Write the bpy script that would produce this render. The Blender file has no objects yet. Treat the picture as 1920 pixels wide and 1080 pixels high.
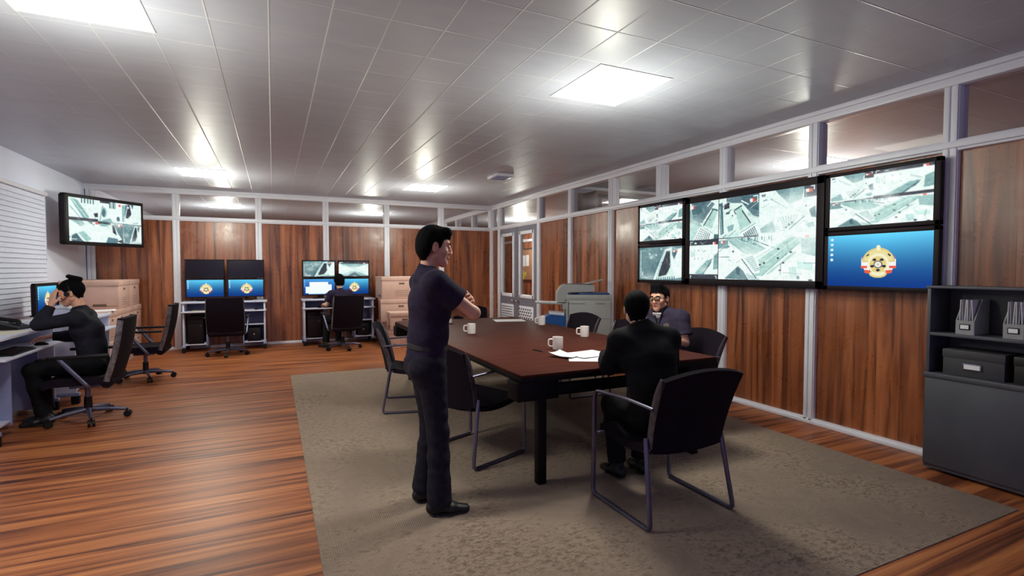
import bpy, bmesh, math, random
import numpy as np
from mathutils import Vector, Matrix, Euler
random.seed(7); RNG = np.random.default_rng(11)
SC = bpy.context.scene; COL = SC.collection; R = math.radians; PI = math.pi

# ------------------------------------------------------------------ materials
def srgb(r, g, b):
    f = lambda c: c / 12.92 if c <= .04045 else ((c + .055) / 1.055) ** 2.4
    return (f(r / 255), f(g / 255), f(b / 255), 1)

class NT:
    """small helper around one material's node tree"""
    def __init__(s, name):
        s.m = bpy.data.materials.new(name); s.m.use_nodes = True
        s.t = s.m.node_tree; s.t.nodes.clear()
        s.out = s.t.nodes.new('ShaderNodeOutputMaterial')
    def n(s, typ, **kw):
        x = s.t.nodes.new(typ)
        for k, v in kw.items():
            if hasattr(x, k): setattr(x, k, v)
            else: x.inputs[k].default_value = v
        return x
    def l(s, a, b): s.t.links.new(a, b)
    def bsdf(s, **kw):
        b = s.n('ShaderNodeBsdfPrincipled')
        for k, v in kw.items(): b.inputs[k].default_value = v
        s.l(b.outputs[0], s.out.inputs[0]); s.b = b
        return b
    def coord(s, scale=(1, 1, 1), kind='Object', rot=(0, 0, 0), loc=(0, 0, 0)):
        c = s.n('ShaderNodeTexCoord'); m = s.n('ShaderNodeMapping')
        m.inputs['Scale'].default_value = scale; m.inputs['Rotation'].default_value = rot; m.inputs['Location'].default_value = loc
        s.l(c.outputs[kind], m.inputs[0]); return m.outputs[0]
    def noise(s, vec, scale=5, detail=4, rough=.55, dist=0):
        x = s.n('ShaderNodeTexNoise'); x.inputs['Scale'].default_value = scale; x.inputs['Detail'].default_value = detail
        x.inputs['Roughness'].default_value = rough; x.inputs['Distortion'].default_value = dist
        s.l(vec, x.inputs['Vector']); return x.outputs[0]
    def ramp(s, fac, stops):
        r = s.n('ShaderNodeValToRGB'); e = r.color_ramp.elements
        while len(e) < len(stops): e.new(.5)
        for i, (p, c) in enumerate(stops): e[i].position = p; e[i].color = c
        s.l(fac, r.inputs[0]); return r.outputs[0]
    def math(s, op, a, b=None, c=None):
        x = s.n('ShaderNodeMath', operation=op)
        for i, v in enumerate((a, b, c)):
            if v is None: continue
            if hasattr(v, 'links'): s.l(v, x.inputs[i])
            else: x.inputs[i].default_value = v
        return x.outputs[0]
    def mix(s, fac, a, b, mode='MIX'):
        x = s.n('ShaderNodeMix', data_type='RGBA', blend_type=mode)
        for sock, v in ((x.inputs[0], fac), (x.inputs[6], a), (x.inputs[7], b)):
            if hasattr(v, 'links'): s.l(v, sock)
            else: sock.default_value = v
        return x.outputs[2]
    def bump(s, h, strength=.3, dist=.01):
        b = s.n('ShaderNodeBump'); b.inputs['Strength'].default_value = strength; b.inputs['Distance'].default_value = dist
        s.l(h, b.inputs['Height']); s.l(b.outputs[0], s.b.inputs['Normal'])

M = {}
def plain(key, c, rough=.5, metal=0, spec=.5, var=.06, scale=14, bump=0):
    """painted / moulded surface with a little tonal unevenness"""
    t = NT(key); t.bsdf(Roughness=rough, Metallic=metal)
    t.b.inputs['Specular IOR Level'].default_value = spec
    c = srgb(*c) if max(c) > 1 else (*c, 1)
    f = t.noise(t.coord(), scale, 4)
    lo = tuple(min(1, v * (1 - var)) for v in c[:3]) + (1,); hi = tuple(min(1, v * (1 + var)) for v in c[:3]) + (1,)
    t.l(t.ramp(f, [(.3, lo), (.7, hi)]), t.b.inputs['Base Color'])
    if bump: t.bump(f, bump, .004)
    M[key] = t.m; return t

plain('white_trim', (232, 233, 242), .35, var=.02, scale=3)
plain('white_wall', (230, 236, 254), .6, var=.02, scale=2)
plain('blind', (224, 229, 246), .55, var=.03)
plain('desk_white', (212, 215, 236), .4, var=.02, scale=4)
plain('desk_blue', (140, 146, 188), .5, var=.05)
plain('black_plastic', (18, 16, 20), .5, spec=.3, var=.15)
plain('bezel', (28, 19, 25), .55, spec=.2, var=.1)
plain('dark_screen', (26, 19, 24), .16, var=.05)
plain('black_fabric', (27, 20, 30), .85, spec=.12, var=.18, scale=60, bump=.25)
plain('purple_fabric', (56, 44, 60), .8, var=.15, scale=60, bump=.25)
plain('chair_edge', (84, 76, 82), .38, metal=.35, var=.45, scale=22)
plain('edge_grey', (112, 106, 110), .34, metal=.4, var=.6, scale=26)
plain('steel', (112, 108, 128), .3, metal=.75, var=.12, scale=9)
plain('base_steel', (112, 112, 136), .3, metal=.7, var=.15)
plain('chrome', (200, 200, 205), .18, metal=1, var=.03)
plain('table_edge', (15, 11, 13), .55, spec=.2, var=.15)
plain('cabinet', (72, 73, 82), .5, var=.12, scale=5)
plain('file_grey', (150, 150, 153), .6, var=.08)
plain('file_dark', (60, 60, 65), .6, var=.1)
plain('file_black', (22, 22, 24), .55, var=.1)
plain('paper', (236, 236, 240), .7, var=.03)
plain('paper_cream', (232, 226, 208), .7, var=.03)
plain('mug', (243, 234, 230), .28, var=.02)
plain('copier', (172, 172, 168), .45, var=.03)
plain('copier_dark', (108, 108, 116), .45, var=.05)
plain('copier_blue', (40, 66, 132), .4, var=.1)
plain('blue_tray', (32, 84, 150), .4, var=.15)
plain('door_grey', (122, 120, 134), .45, var=.03)
plain('vent_hole', (48, 46, 58), .6)
plain('card', (204, 168, 154), .75, var=.05, scale=9)
plain('card_dark', (112, 88, 78), .8)
plain('skin', (230, 172, 143), .5, var=.06, scale=20)
plain('skin_pale', (226, 182, 162), .5, var=.05, scale=20)
plain('lips', (178, 104, 96), .45)
plain('eye_white', (232, 226, 222), .2, var=.02)
plain('iris', (36, 24, 20), .2)
plain('hair', (7, 6, 9), .85, spec=.12, var=.3, scale=40)
def cloth(key, c, c2, rough=.85):
    t = plain(key, c, rough, spec=.15, var=.22, scale=30, bump=.2); return t
cloth('shirt_navy', (46, 39, 60), 0); cloth('trouser_navy', (38, 37, 47), 0)
cloth('suit_black', (21, 21, 25), 0); cloth('sweater', (37, 37, 47), 0); cloth('trouser_black', (22, 22, 26), 0)
cloth('shirt_slate', (54, 48, 67), 0); cloth('shirt_dark', (24, 22, 30), 0); cloth('undershirt', (220, 218, 225), 0); cloth('red_cloth', (196, 60, 60), 0)
plain('shoe', (13, 13, 15), .5, var=.2); plain('belt', (26, 25, 30), .5)
plain('badge', (142, 138, 128), .4, metal=.5, var=.6, scale=120)
plain('cork', (166, 118, 86), .8, var=.12, scale=40); plain('dark_wood_frame', (60, 34, 28), .5)
plain('yellow_note', (226, 218, 60), .6); plain('bookcase_brown', (92, 58, 54), .5, var=.12)
plain('binder_purple', (88, 76, 150), .5); plain('binder_grey', (176, 172, 186), .5)
plain('fixture_frame', (226, 228, 226), .4)

def emis(key, c, s):
    t = NT(key); e = t.n('ShaderNodeEmission'); e.inputs[0].default_value = c; e.inputs[1].default_value = s
    t.l(e.outputs[0], t.out.inputs[0]); M[key] = t.m
emis('diffuser', (1, .995, .88, 1), 17)

def glass(key, tint, fres=.06):
    t = NT(key); tr = t.n('ShaderNodeBsdfTransparent'); gl = t.n('ShaderNodeBsdfGlossy')
    tr.inputs[0].default_value = tint; gl.inputs['Roughness'].default_value = .03
    mx = t.n('ShaderNodeMixShader'); fr = t.n('ShaderNodeFresnel'); fr.inputs[0].default_value = 1.33
    t.l(t.math('MULTIPLY', fr.outputs[0], .3), mx.inputs[0])
    t.l(tr.outputs[0], mx.inputs[1]); t.l(gl.outputs[0], mx.inputs[2]); t.l(mx.outputs[0], t.out.inputs[0]); M[key] = t.m
glass('pane', (.93, .94, .95, 1)); glass('lens', (.9, .92, .94, 1))

def wood_panel():
    """wall panels: upright boards with long dark streaks; reads world position, works on both wall directions"""
    t = NT('wood_panel'); t.bsdf(Roughness=.4)
    t.b.inputs['Specular IOR Level'].default_value = .75
    c = t.n('ShaderNodeTexCoord'); sp = t.n('ShaderNodeSeparateXYZ'); t.l(c.outputs['Object'], sp.inputs[0])
    run = t.math('ADD', sp.outputs[0], sp.outputs[1])
    board = t.math('FLOOR', t.math('MULTIPLY', run, 1 / .1817))
    wn = t.n('ShaderNodeTexWhiteNoise', noise_dimensions='1D'); t.l(board, wn.inputs['W'])
    cb = t.n('ShaderNodeCombineXYZ')
    t.l(t.math('MULTIPLY', run, 6.5), cb.inputs[0]); t.l(t.math('MULTIPLY', wn.outputs[0], 30), cb.inputs[1])
    t.l(t.math('MULTIPLY', sp.outputs[2], .34), cb.inputs[2])
    f = t.noise(cb.outputs[0], 1.5, 5, .58, .8)
    cb2 = t.n('ShaderNodeCombineXYZ'); t.l(t.math('MULTIPLY', run, 60), cb2.inputs[0]); t.l(sp.outputs[2], cb2.inputs[2])
    g = t.noise(cb2.outputs[0], 1.2, 3, .6)
    col = t.ramp(f, [(.3, srgb(50, 25, 17)), (.41, srgb(114, 60, 35)), (.53, srgb(168, 96, 56)), (.7, srgb(202, 126, 80))])
    col = t.mix(t.math('MULTIPLY', wn.outputs[0], .42), col, srgb(86, 48, 33))
    col = t.mix(t.math('MULTIPLY', g, .2), col, srgb(70, 36, 24))
    t.l(col, t.b.inputs['Base Color'])
    cl = t.noise(t.coord(), 3.0, 5, .6, .4)
    t.l(t.ramp(cl, [(.35, (.22, .22, .22, 1)), (.7, (.42, .42, .42, 1))]), t.b.inputs['Roughness'])
    h = t.math('ADD', t.math('MULTIPLY', cl, .9), t.math('MULTIPLY', g, .25)); t.bump(h, .09, .005)
    M['wood_panel'] = t.m
wood_panel()

def wood_floor():
    t = NT('wood_floor'); t.bsdf(Roughness=.42)
    c = t.n('ShaderNodeTexCoord'); sp = t.n('ShaderNodeSeparateXYZ'); t.l(c.outputs['Object'], sp.inputs[0])
    row = t.math('FLOOR', t.math('MULTIPLY', sp.outputs[1], 1 / .16))
    wn = t.n('ShaderNodeTexWhiteNoise', noise_dimensions='1D'); t.l(row, wn.inputs['W'])
    cb = t.n('ShaderNodeCombineXYZ')
    t.l(t.math('ADD', t.math('MULTIPLY', sp.outputs[0], .3), t.math('MULTIPLY', wn.outputs[0], 40)), cb.inputs[0])
    t.l(t.math('MULTIPLY', sp.outputs[1], 7), cb.inputs[1])
    f = t.noise(cb.outputs[0], 1.5, 6, .62, .9)
    cb2 = t.n('ShaderNodeCombineXYZ'); t.l(t.math('MULTIPLY', sp.outputs[0], 1.3), cb2.inputs[0]); t.l(t.math('MULTIPLY', sp.outputs[1], 70), cb2.inputs[1])
    g = t.noise(cb2.outputs[0], 1, 3)
    col = t.ramp(f, [(.32, srgb(56, 27, 17)), (.42, srgb(120, 64, 37)), (.52, srgb(166, 96, 54)), (.68, srgb(208, 133, 78))])
    col = t.mix(t.math('MULTIPLY', g, .22), col, srgb(104, 56, 34))
    t.l(col, t.b.inputs['Base Color']); t.bump(g, .12, .003)
    M['wood_floor'] = t.m
wood_floor()

def ceil_mat():
    """smooth sheet ceiling with a grid of thin raised tile joints"""
    t = NT('ceiling_tile'); t.bsdf(Roughness=.42)
    t.b.inputs['Specular IOR Level'].default_value = .3
    c = t.n('ShaderNodeTexCoord'); sp = t.n('ShaderNodeSeparateXYZ'); t.l(c.outputs['Object'], sp.inputs[0])
    def joint(v, off, pitch, w):
        q = t.math('DIVIDE', t.math('SUBTRACT', v, off), pitch); fr = t.math('FRACT', q)
        d = t.math('MULTIPLY', t.math('MINIMUM', fr, t.math('SUBTRACT', 1, fr)), pitch)
        return t.math('SMOOTH_MIN', 1, t.math('MAXIMUM', 0, t.math('SUBTRACT', 1, t.math('DIVIDE', d, w))), .1)
    j = t.math('MAXIMUM', joint(sp.outputs[0], 0, .3333, .007), joint(sp.outputs[1], 1.82, .4425, .007))
    n = t.noise(t.coord((1, 3, 1)), 2.2, 5, .6)
    base = t.ramp(n, [(.3, srgb(182, 187, 201)), (.7, srgb(191, 195, 208))])
    t.l(t.mix(t.math('MULTIPLY', j, .75), base, srgb(222, 222, 222)), t.b.inputs['Base Color'])
    t.bump(t.math('ADD', j, t.math('MULTIPLY', n, .12)), .55, .006)
    M['ceiling_tile'] = t.m
ceil_mat()

def rug_mat():
    t = NT('rug_weave'); t.bsdf(Roughness=.95)
    t.b.inputs['Specular IOR Level'].default_value = .1
    v = t.coord(); n1 = t.noise(v, 1.3, 6, .7, .6); n2 = t.noise(t.coord((1, 1.6, 1)), 24, 6, .78, .6)
    col = t.ramp(n1, [(.3, srgb(138, 121, 110)), (.7, srgb(175, 154, 135))])
    dirt = t.ramp(t.math('MULTIPLY', n2, t.math('ADD', n1, .42)), [(.465, (0, 0, 0, 1)), (.62, (1, 1, 1, 1))])
    col = t.mix(t.math('MULTIPLY', dirt, .75), col, srgb(84, 70, 66))
    wx = t.n('ShaderNodeTexWave', wave_type='BANDS', bands_direction='X'); wx.inputs['Scale'].default_value = 26; wx.inputs['Distortion'].default_value = 1.2
    wy = t.n('ShaderNodeTexWave', wave_type='BANDS', bands_direction='Y'); wy.inputs['Scale'].default_value = 26; wy.inputs['Distortion'].default_value = 1.2
    t.l(v, wx.inputs[0]); t.l(v, wy.inputs[0])
    w = t.math('MULTIPLY', wx.outputs[1], wy.outputs[1])
    t.l(t.mix(t.math('MULTIPLY', w, .22), col, srgb(214, 196, 170)), t.b.inputs['Base Color'])
    t.bump(t.math('ADD', w, t.math('MULTIPLY', n2, .5)), .6, .006)
    M['rug_weave'] = t.m
rug_mat()

def table_mat():
    t = NT('table_wood'); t.bsdf(Roughness=.55); t.b.inputs['Specular IOR Level'].default_value = .04
    f = t.noise(t.coord((1.2, 10, 6)), 2, 5, .6, .7)
    t.l(t.ramp(f, [(.3, srgb(72, 36, 29)), (.7, srgb(90, 47, 38))]), t.b.inputs['Base Color'])
    M['table_wood'] = t.m
table_mat()

def screen_mat():
    t = NT('screen_glow'); a = t.n('ShaderNodeVertexColor'); a.layer_name = 'Col'
    e = t.n('ShaderNodeEmission'); e.inputs[1].default_value = .8
    g = t.n('ShaderNodeBsdfGlossy'); g.inputs['Roughness'].default_value = .45; g.inputs[0].default_value = (.012, .012, .012, 1)
    ad = t.n('ShaderNodeAddShader')
    t.l(a.outputs[0], e.inputs[0]); t.l(e.outputs[0], ad.inputs[0]); t.l(g.outputs[0], ad.inputs[1]); t.l(ad.outputs[0], t.out.inputs[0])
    M['screen_glow'] = t.m
screen_mat()

# ------------------------------------------------------------------ mesh helpers
def tag(o, label=None, cat=None, group=None, kind=None):
    for k, v in (('label', label), ('category', cat), ('group', group), ('kind', kind)):
        if v: o[k] = v
    return o
def empty(name, loc=(0, 0, 0), rz=0):
    o = bpy.data.objects.new(name, None); COL.objects.link(o); o.location = loc; o.rotation_euler = (0, 0, rz)
    o.empty_display_size = .1; return o
def thing(name, label, cat, loc=(0, 0, 0), rz=0, group=None): return tag(empty(name, loc, rz), label, cat, group)

class MB:
    def __init__(s): s.bm = bmesh.new()
    def box(s, c, d, rz=0, bev=0, rot=None, seg=2):
        m = Matrix.Translation(c) @ (rot.to_matrix().to_4x4() if rot else Matrix.Rotation(rz, 4, 'Z')) @ Matrix.Diagonal((*d, 1))
        v = bmesh.ops.create_cube(s.bm, size=1, matrix=m)['verts']
        if bev:
            e = list({e for x in v for e in x.link_edges})
            bmesh.ops.bevel(s.bm, geom=e, offset=bev, segments=seg, affect='EDGES', profile=.5)
        return s
    def b2(s, lo, hi, bev=0):
        return s.box([(a + b) / 2 for a, b in zip(lo, hi)], [b - a for a, b in zip(lo, hi)], bev=bev)
    def cyl(s, p, q, r0, r1=None, n=16):
        r1 = r0 if r1 is None else r1; p = Vector(p); q = Vector(q); d = q - p
        m = Matrix.Translation((p + q) / 2) @ d.to_track_quat('Z', 'Y').to_matrix().to_4x4()
        bmesh.ops.create_cone(s.bm, cap_ends=True, segments=n, radius1=r0, radius2=r1, depth=d.length, matrix=m); return s
    def sph(s, c, r, n=16):
        r = (r, r, r) if not hasattr(r, '__len__') else r
        bmesh.ops.create_uvsphere(s.bm, u_segments=n, v_segments=max(6, n // 2), radius=1, matrix=Matrix.Translation(c) @ Matrix.Diagonal((*r, 1))); return s
    def lathe(s, prof, c=(0, 0, 0), n=24):
        rings = []
        for r, z in prof:
            rings.append([s.bm.verts.new((c[0] + r * math.cos(2 * PI * i / n), c[1] + r * math.sin(2 * PI * i / n), c[2] + z)) for i in range(n)])
        for a, b in zip(rings, rings[1:]):
            for i in range(n): s.bm.faces.new((a[i], a[(i + 1) % n], b[(i + 1) % n], b[i]))
        s.bm.faces.new(rings[0][::-1]); s.bm.faces.new(rings[-1]); return s
    def tube(s, pts, r, n=10, closed=False, flat=1.0, up=None):
        pts = [Vector(p) for p in pts]; N = len(pts); rings = []; ref = Vector(up) if up else None
        for i, p in enumerate(pts):
            if closed: t = pts[(i + 1) % N] - pts[i - 1]
            else: t = pts[min(i + 1, N - 1)] - pts[max(i - 1, 0)]
            t.normalize()
            if ref is None: ref = Vector((0, 0, 1)) if abs(t.z) < .9 else Vector((1, 0, 0))
            a = ref - t * ref.dot(t)
            if a.length < 1e-4: a = t.orthogonal()
            a.normalize(); b = t.cross(a)
            if not up: ref = a
            rr = r[i] if hasattr(r, '__len__') else r
            rings.append([s.bm.verts.new(p + a * rr * math.cos(2 * PI * k / n) + b * rr * flat * math.sin(2 * PI * k / n)) for k in range(n)])
        prs = list(zip(rings, rings[1:])) + ([(rings[-1], rings[0])] if closed else [])
        for a, b in prs:
            for k in range(n): s.bm.faces.new((a[k], a[(k + 1) % n], b[(k + 1) % n], b[k]))
        if not closed: s.bm.faces.new(rings[0][::-1]); s.bm.faces.new(rings[-1])
        return s
    def prism(s, poly, axis, a, b):
        """extrude a 2-D outline along axis ('x','y','z') from a to b"""
        f = {'x': lambda u, v, w: (w, u, v), 'y': lambda u, v, w: (u, w, v), 'z': lambda u, v, w: (u, v, w)}[axis]
        A = [s.bm.verts.new(f(u, v, a)) for u, v in poly]; B = [s.bm.verts.new(f(u, v, b)) for u, v in poly]; n = len(poly)
        s.bm.faces.new(A[::-1]); s.bm.faces.new(B)
        for i in range(n): s.bm.faces.new((A[i], A[(i + 1) % n], B[(i + 1) % n], B[i]))
        return s
    def shell(s, fn, nu, nv, th):
        """curved sheet with thickness; fn(u,v) -> point, th along the sheet's normal"""
        P = [[Vector(fn(i / nu, j / nv)) for j in range(nv + 1)] for i in range(nu + 1)]
        A, B = [], []
        for i in range(nu + 1):
            A.append([]); B.append([])
            for j in range(nv + 1):
                du = P[min(i + 1, nu)][j] - P[max(i - 1, 0)][j]; dv = P[i][min(j + 1, nv)] - P[i][max(j - 1, 0)]
                nn = du.cross(dv).normalized(); edge = 1
                A[-1].append(s.bm.verts.new(P[i][j])); B[-1].append(s.bm.verts.new(P[i][j] + nn * th))
        for i in range(nu):
            for j in range(nv):
                s.bm.faces.new((A[i][j], A[i][j + 1], A[i + 1][j + 1], A[i + 1][j])); s.bm.faces.new((B[i][j], B[i + 1][j], B[i + 1][j + 1], B[i][j + 1]))
        for i in range(nu):
            s.bm.faces.new((A[i][0], A[i + 1][0], B[i + 1][0], B[i][0])); s.bm.faces.new((A[i][nv], B[i][nv], B[i + 1][nv], A[i + 1][nv]))
        for j in range(nv):
            s.bm.faces.new((A[0][j], B[0][j], B[0][j + 1], A[0][j + 1])); s.bm.faces.new((A[nu][j], A[nu][j + 1], B[nu][j + 1], B[nu][j]))
        return s
    def xf(s, m): bmesh.ops.transform(s.bm, matrix=m, verts=s.bm.verts[:]); return s
    def build(s, name, mat, parent=None, smooth=38, label=None):
        bmesh.ops.recalc_face_normals(s.bm, faces=s.bm.faces[:])
        me = bpy.data.meshes.new(name); s.bm.to_mesh(me); s.bm.free()
        return finish(name, me, mat, parent, smooth, label)
def finish(name, me, mat, parent, smooth=38, label=None):
    me.materials.append(M[mat] if isinstance(mat, str) else mat)
    if smooth:
        me.polygons.foreach_set('use_smooth', [True] * len(me.polygons))
        if smooth < 180: me.set_sharp_from_angle(angle=R(smooth))
    o = bpy.data.objects.new(name, me); COL.objects.link(o)
    if parent: o.parent = parent
    if label: o['label'] = label
    return o
def np_mesh(name, v, q):
    me = bpy.data.meshes.new(name); nv, nq = len(v), len(q)
    me.vertices.add(nv); me.vertices.foreach_set('co', np.asarray(v, np.float32).ravel())
    me.loops.add(nq * 4); me.loops.foreach_set('vertex_index', np.asarray(q, np.int32).ravel())
    me.polygons.add(nq); me.polygons.foreach_set('loop_start', np.arange(nq, dtype=np.int32) * 4)
    me.update(calc_edges=True); me.validate(); return me
KIDS = {}
def copy_tree(o, parent=None):
    c = o.copy(); COL.objects.link(c); c.parent = parent
    for ch in [x for x in bpy.data.objects if x.parent == o]: copy_tree(ch, c)
    return c
def dup(o, label, loc, rz, group=None):
    c = copy_tree(o); c.location = loc; c.rotation_euler = (0, 0, rz); c['label'] = label
    if group: c['group'] = group
    return c
def fillet(pts, r, n=5):
    """round the inner corners of a polyline"""
    pts = [Vector(p) for p in pts]; out = [pts[0]]
    rr = r if hasattr(r, '__len__') else [r] * len(pts)
    for i in range(1, len(pts) - 1):
        p = pts[i]; a = (pts[i - 1] - p); b = (pts[i + 1] - p); d = min(rr[i], a.length * .49, b.length * .49)
        A = p + a.normalized() * d; B = p + b.normalized() * d
        for k in range(n + 1):
            t = k / n; out.append(A * (1 - t) ** 2 + p * 2 * t * (1 - t) + B * t * t)
    out.append(pts[-1]); return out
# ------------------------------------------------------------------ the room
WX, BY, LX, HT = 4.73, 11.3, -2.97, 3.0      # right partition face, back partition face, left wall face, ceiling
S = 'structure'
def struct(name, mb, mat, parent=None, smooth=38):
    o = mb.build(name, mat, parent, smooth)
    if not parent: o['kind'] = S
    return o
struct('floor', MB().b2((-3.2, -3, -.1), (8.6, 19.2, 0)), 'wood_floor')
struct('ceiling', MB().b2((-3.2, -3, HT), (8.6, 19.2, HT + .1)), 'ceiling_tile')
struct('wall_left', MB().b2((LX - .2, -3, 0), (LX, 19.2, HT)), 'white_wall')
struct('wall_far', MB().b2((LX, 19, 0), (8.4, 19.2, HT)), 'wood_panel')
# wooden lower panels
PX = WX + .035
struct('wall_right', MB().b2((PX, -3, 0), (PX + .05, 8.92, 2.42)).b2((PX, 10.84, 0), (PX + .05, 19, 2.42)), 'wood_panel')
struct('wall_back', MB().b2((LX, BY + .035, 0), (PX, BY + .085, 2.42)), 'wood_panel')
struct('wall_corridor', MB().b2((7.6, -3, 0), (7.7, 19, 2.42)).b2((7.6, -3, 2.42), (7.7, 19, HT)), 'wood_panel')
struct('wall_divider', MB().b2((PX + .06, 7.86, 0), (7.6, 7.94, 2.9)), 'wood_panel')
TR = [0]
def trim(mb, mat='white_trim'):
    TR[0] += 1; return struct('trim_%d' % TR[0], mb, mat)
def post_r(y, w=.105, z0=0.0, z1=2.9):
    mb = MB().b2((WX, y - w / 2, z0), (WX + .13, y + w / 2, z1), .006)
    mb.b2((WX - .012, y - w / 2 + .008, z0), (WX + .005, y - .008, z1), .004).b2((WX - .012, y + .008, z0), (WX + .005, y + w / 2 - .008, z1), .004)
    trim(mb)
def post_b(x, w=.115, z0=0.0, z1=2.9):
    mb = MB().b2((x - w / 2, BY, z0), (x + w / 2, BY + .13, z1), .006)
    mb.b2((x - w / 2 + .008, BY - .012, z0), (x - .008, BY + .005, z1), .004).b2((x + .008, BY - .012, z0), (x + w / 2 - .008, BY + .005, z1), .004)
    trim(mb)
RP = [-2.2, -1.1, -.005, 1.085, 2.175, 3.28, 4.37, 5.46, 6.55, 7.745, 8.92, 10.87, 12.6, 13.9, 15.2, 16.5, 17.8]
for y in RP: post_r(y)
BP = [-2.9, -1.627, -.245, 1.006, 2.26, 3.5]
for x in BP: post_b(x)
struct('trim_corner', MB().b2((WX - .035, BY - .012, 0), (WX + .13, BY + .13, 2.9), .008), 'white_trim')
def rail_r(y0, y1, z0, z1, lip=True):
    mb = MB().b2((WX - .004, y0, z0), (WX + .12, y1, z1), .008)
    if lip: mb.b2((WX - .022, y0, z0 + .02), (WX, y1, z1 - .012), .008)
    trim(mb)
def rail_b(x0, x1, z0, z1, lip=True):
    mb = MB().b2((x0, BY - .004, z0), (x1, BY + .12, z1), .008)
    if lip: mb.b2((x0, BY - .022, z0 + .02), (x1, BY, z1 - .012), .008)
    trim(mb)
rail_r(-3, 19, 2.405, 2.49); rail_b(LX, WX, 2.405, 2.49)
# head rail under the ceiling, two steps
trim(MB().b2((WX - .015, -3, 2.9), (WX + .12, 19, 2.965), .01).b2((WX - .05, -3, 2.96), (WX + .13, 19, 3.0), .006))
trim(MB().b2((LX, BY - .015, 2.9), (WX, BY + .12, 2.965), .01).b2((LX, BY - .05, 2.96), (WX, BY + .13, 3.0), .006))
trim(MB().b2((WX + .15, 7.8, 2.86), (7.58, 7.85, 2.93), .008).b2((WX + .15, 7.78, 2.93), (7.58, 7.86, 2.98), .006))
trim(MB().b2((7.55, -3, 2.405), (7.6, 19, 2.49), .008))
struct('baseboard_right', MB().b2((WX - .012, -3, 0), (WX + .05, 8.9, .05), .006).b2((WX - .03, -3, 0), (WX - .01, 8.9, .035), .006), 'white_trim')
struct('baseboard_back', MB().b2((LX, BY - .012, 0), (WX - .03, BY + .05, .05), .006).b2((LX, BY - .03, 0), (WX - .04, BY - .01, .035), .006), 'white_trim')
struct('baseboard_left', MB().b2((LX, -3, 0), (LX + .018, BY, .06), .005), 'white_trim')
# transom panes
WN = [0]
def window(mb):
    WN[0] += 1; struct('window_%d' % WN[0], mb, 'pane', smooth=0)
for a, b in zip(RP, RP[1:]):
    if b > 1.0: window(MB().b2((WX + .06, a + .05, 2.49), (WX + .066, b - .05, 2.9)))
bb = [LX] + BP[1:] + [WX - .03]
for a, b in zip(bb, bb[1:]): window(MB().b2((a + .057, BY + .06, 2.49), (b - .057, BY + .066, 2.9)))

# double door in the right partition
def leaf(n, y0, y1, vent, seed):
    X0, X1 = WX + .01, WX + .055; wy0, wy1 = (y0 + .15, y1 - .14)
    if n == 1: wy0, wy1 = y0 + .14, y1 - .075
    mb = MB()
    mb.b2((X0, y0, .02), (X1, wy0, 2.405)).b2((X0, wy1, .02), (X1, y1, 2.405))
    mb.b2((X0, wy0, .02), (X1, wy1, .93)).b2((X0, wy0, 2.27), (X1, wy1, 2.405))
    d = struct('door_%d' % n, mb, 'door_grey')
    f = MB()
    for lo, hi in (((wy0 - .02, .9), (wy0 + .05, 2.3)), ((wy1 - .05, .9), (wy1 + .02, 2.3)), ((wy0, .9), (wy1, .97)), ((wy0, 2.23), (wy1, 2.3))):
        f.b2((X0 - .02, lo[0], lo[1]), (X1 + .005, hi[0], hi[1]), .006)
    f.build('door_window_frame', 'white_trim', d)
    MB().b2((X0 + .02, wy0 + .02, .95), (X0 + .026, wy1 - .02, 2.25)).build('door_pane', 'pane', d, 0)
    g = MB().b2((X0 - .016, wy0, .2), (X0 + .002, wy1, .735), .004); g.build('vent_plate', 'white_trim', d)
    h = MB()
    if vent == 'slat':
        for i in range(9): h.box((X0 - .019, (wy0 + wy1) / 2, .255 + i * .053), (.022, (wy1 - wy0) * .88, .012), rot=Euler((0, R(35), 0)))
        h.build('vent_slats', 'door_grey', d, 0)
    else:
        for i in range(8):
            for k in range(6): h.box((X0 - .0175, wy0 + .09 + k * .1 + (i % 2) * .04, .25 + i * .06), (.006, .055, .026), rot=Euler((R(-18), 0, 0)))
        h.build('vent_holes', 'vent_hole', d, 0)
    ky = y0 + .1 if n == 1 else y1 - .1
    k = MB().cyl((X0 - .012, ky, .82), (X0 + .004, ky, .82), .028, n=16).cyl((X0 - .05, ky, .82), (X0 - .01, ky, .82), .011).sph((X0 - .065, ky, .82), (.024, .03, .03))
    k.build('door_knob', 'chrome', d)
leaf(1, 9.925, 10.80, 'slat', 1); leaf(2, 8.975, 9.915, 'hole', 2)

# window with closed blind on the left wall
wy0, wy1 = 5.6, 9.42
mb = MB()
for a, b in (((wy0, .86), (wy1, .93)), ((wy0, 2.5), (wy1, 2.56)), ((wy0, .86), (wy0 + .06, 2.56)), ((wy1 - .06, .86), (wy1, 2.56))):
    mb.b2((LX, a[0], a[1]), (LX + .02, b[0], b[1]), .004)
WN[0] += 1; wf = struct('window_%d' % WN[0], mb, 'white_trim')
MB().b2((LX + .002, wy0 + .05, .9), (LX + .008, wy1 - .05, 2.52)).build('glass_pane', 'pane', wf, 0)
bl = thing('window_blind', 'closed off-white slatted blind covering the window on the white wall', 'blind', (LX, 7.5, .9))
mb = MB()
for i in range(26): mb.box((.052, -.0, .03 + i * .0625), (.006, wy1 - wy0 - .02, .072), rot=Euler((0, R(-14), 0)))
mb.build('slats', 'blind', bl, 0)
MB().b2((.022, (wy0 - 7.5), 1.635), (.085, wy1 - 7.5, 1.685), .006).build('head_rail', 'white_trim', bl)
MB().tube([(.095, 1.78, 1.66), (.095, 1.78, .75)], .003, 6).sph((.095, 1.78, .74), (.008, .008, .02), 8).build('pull_cord', 'blind', bl)

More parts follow.
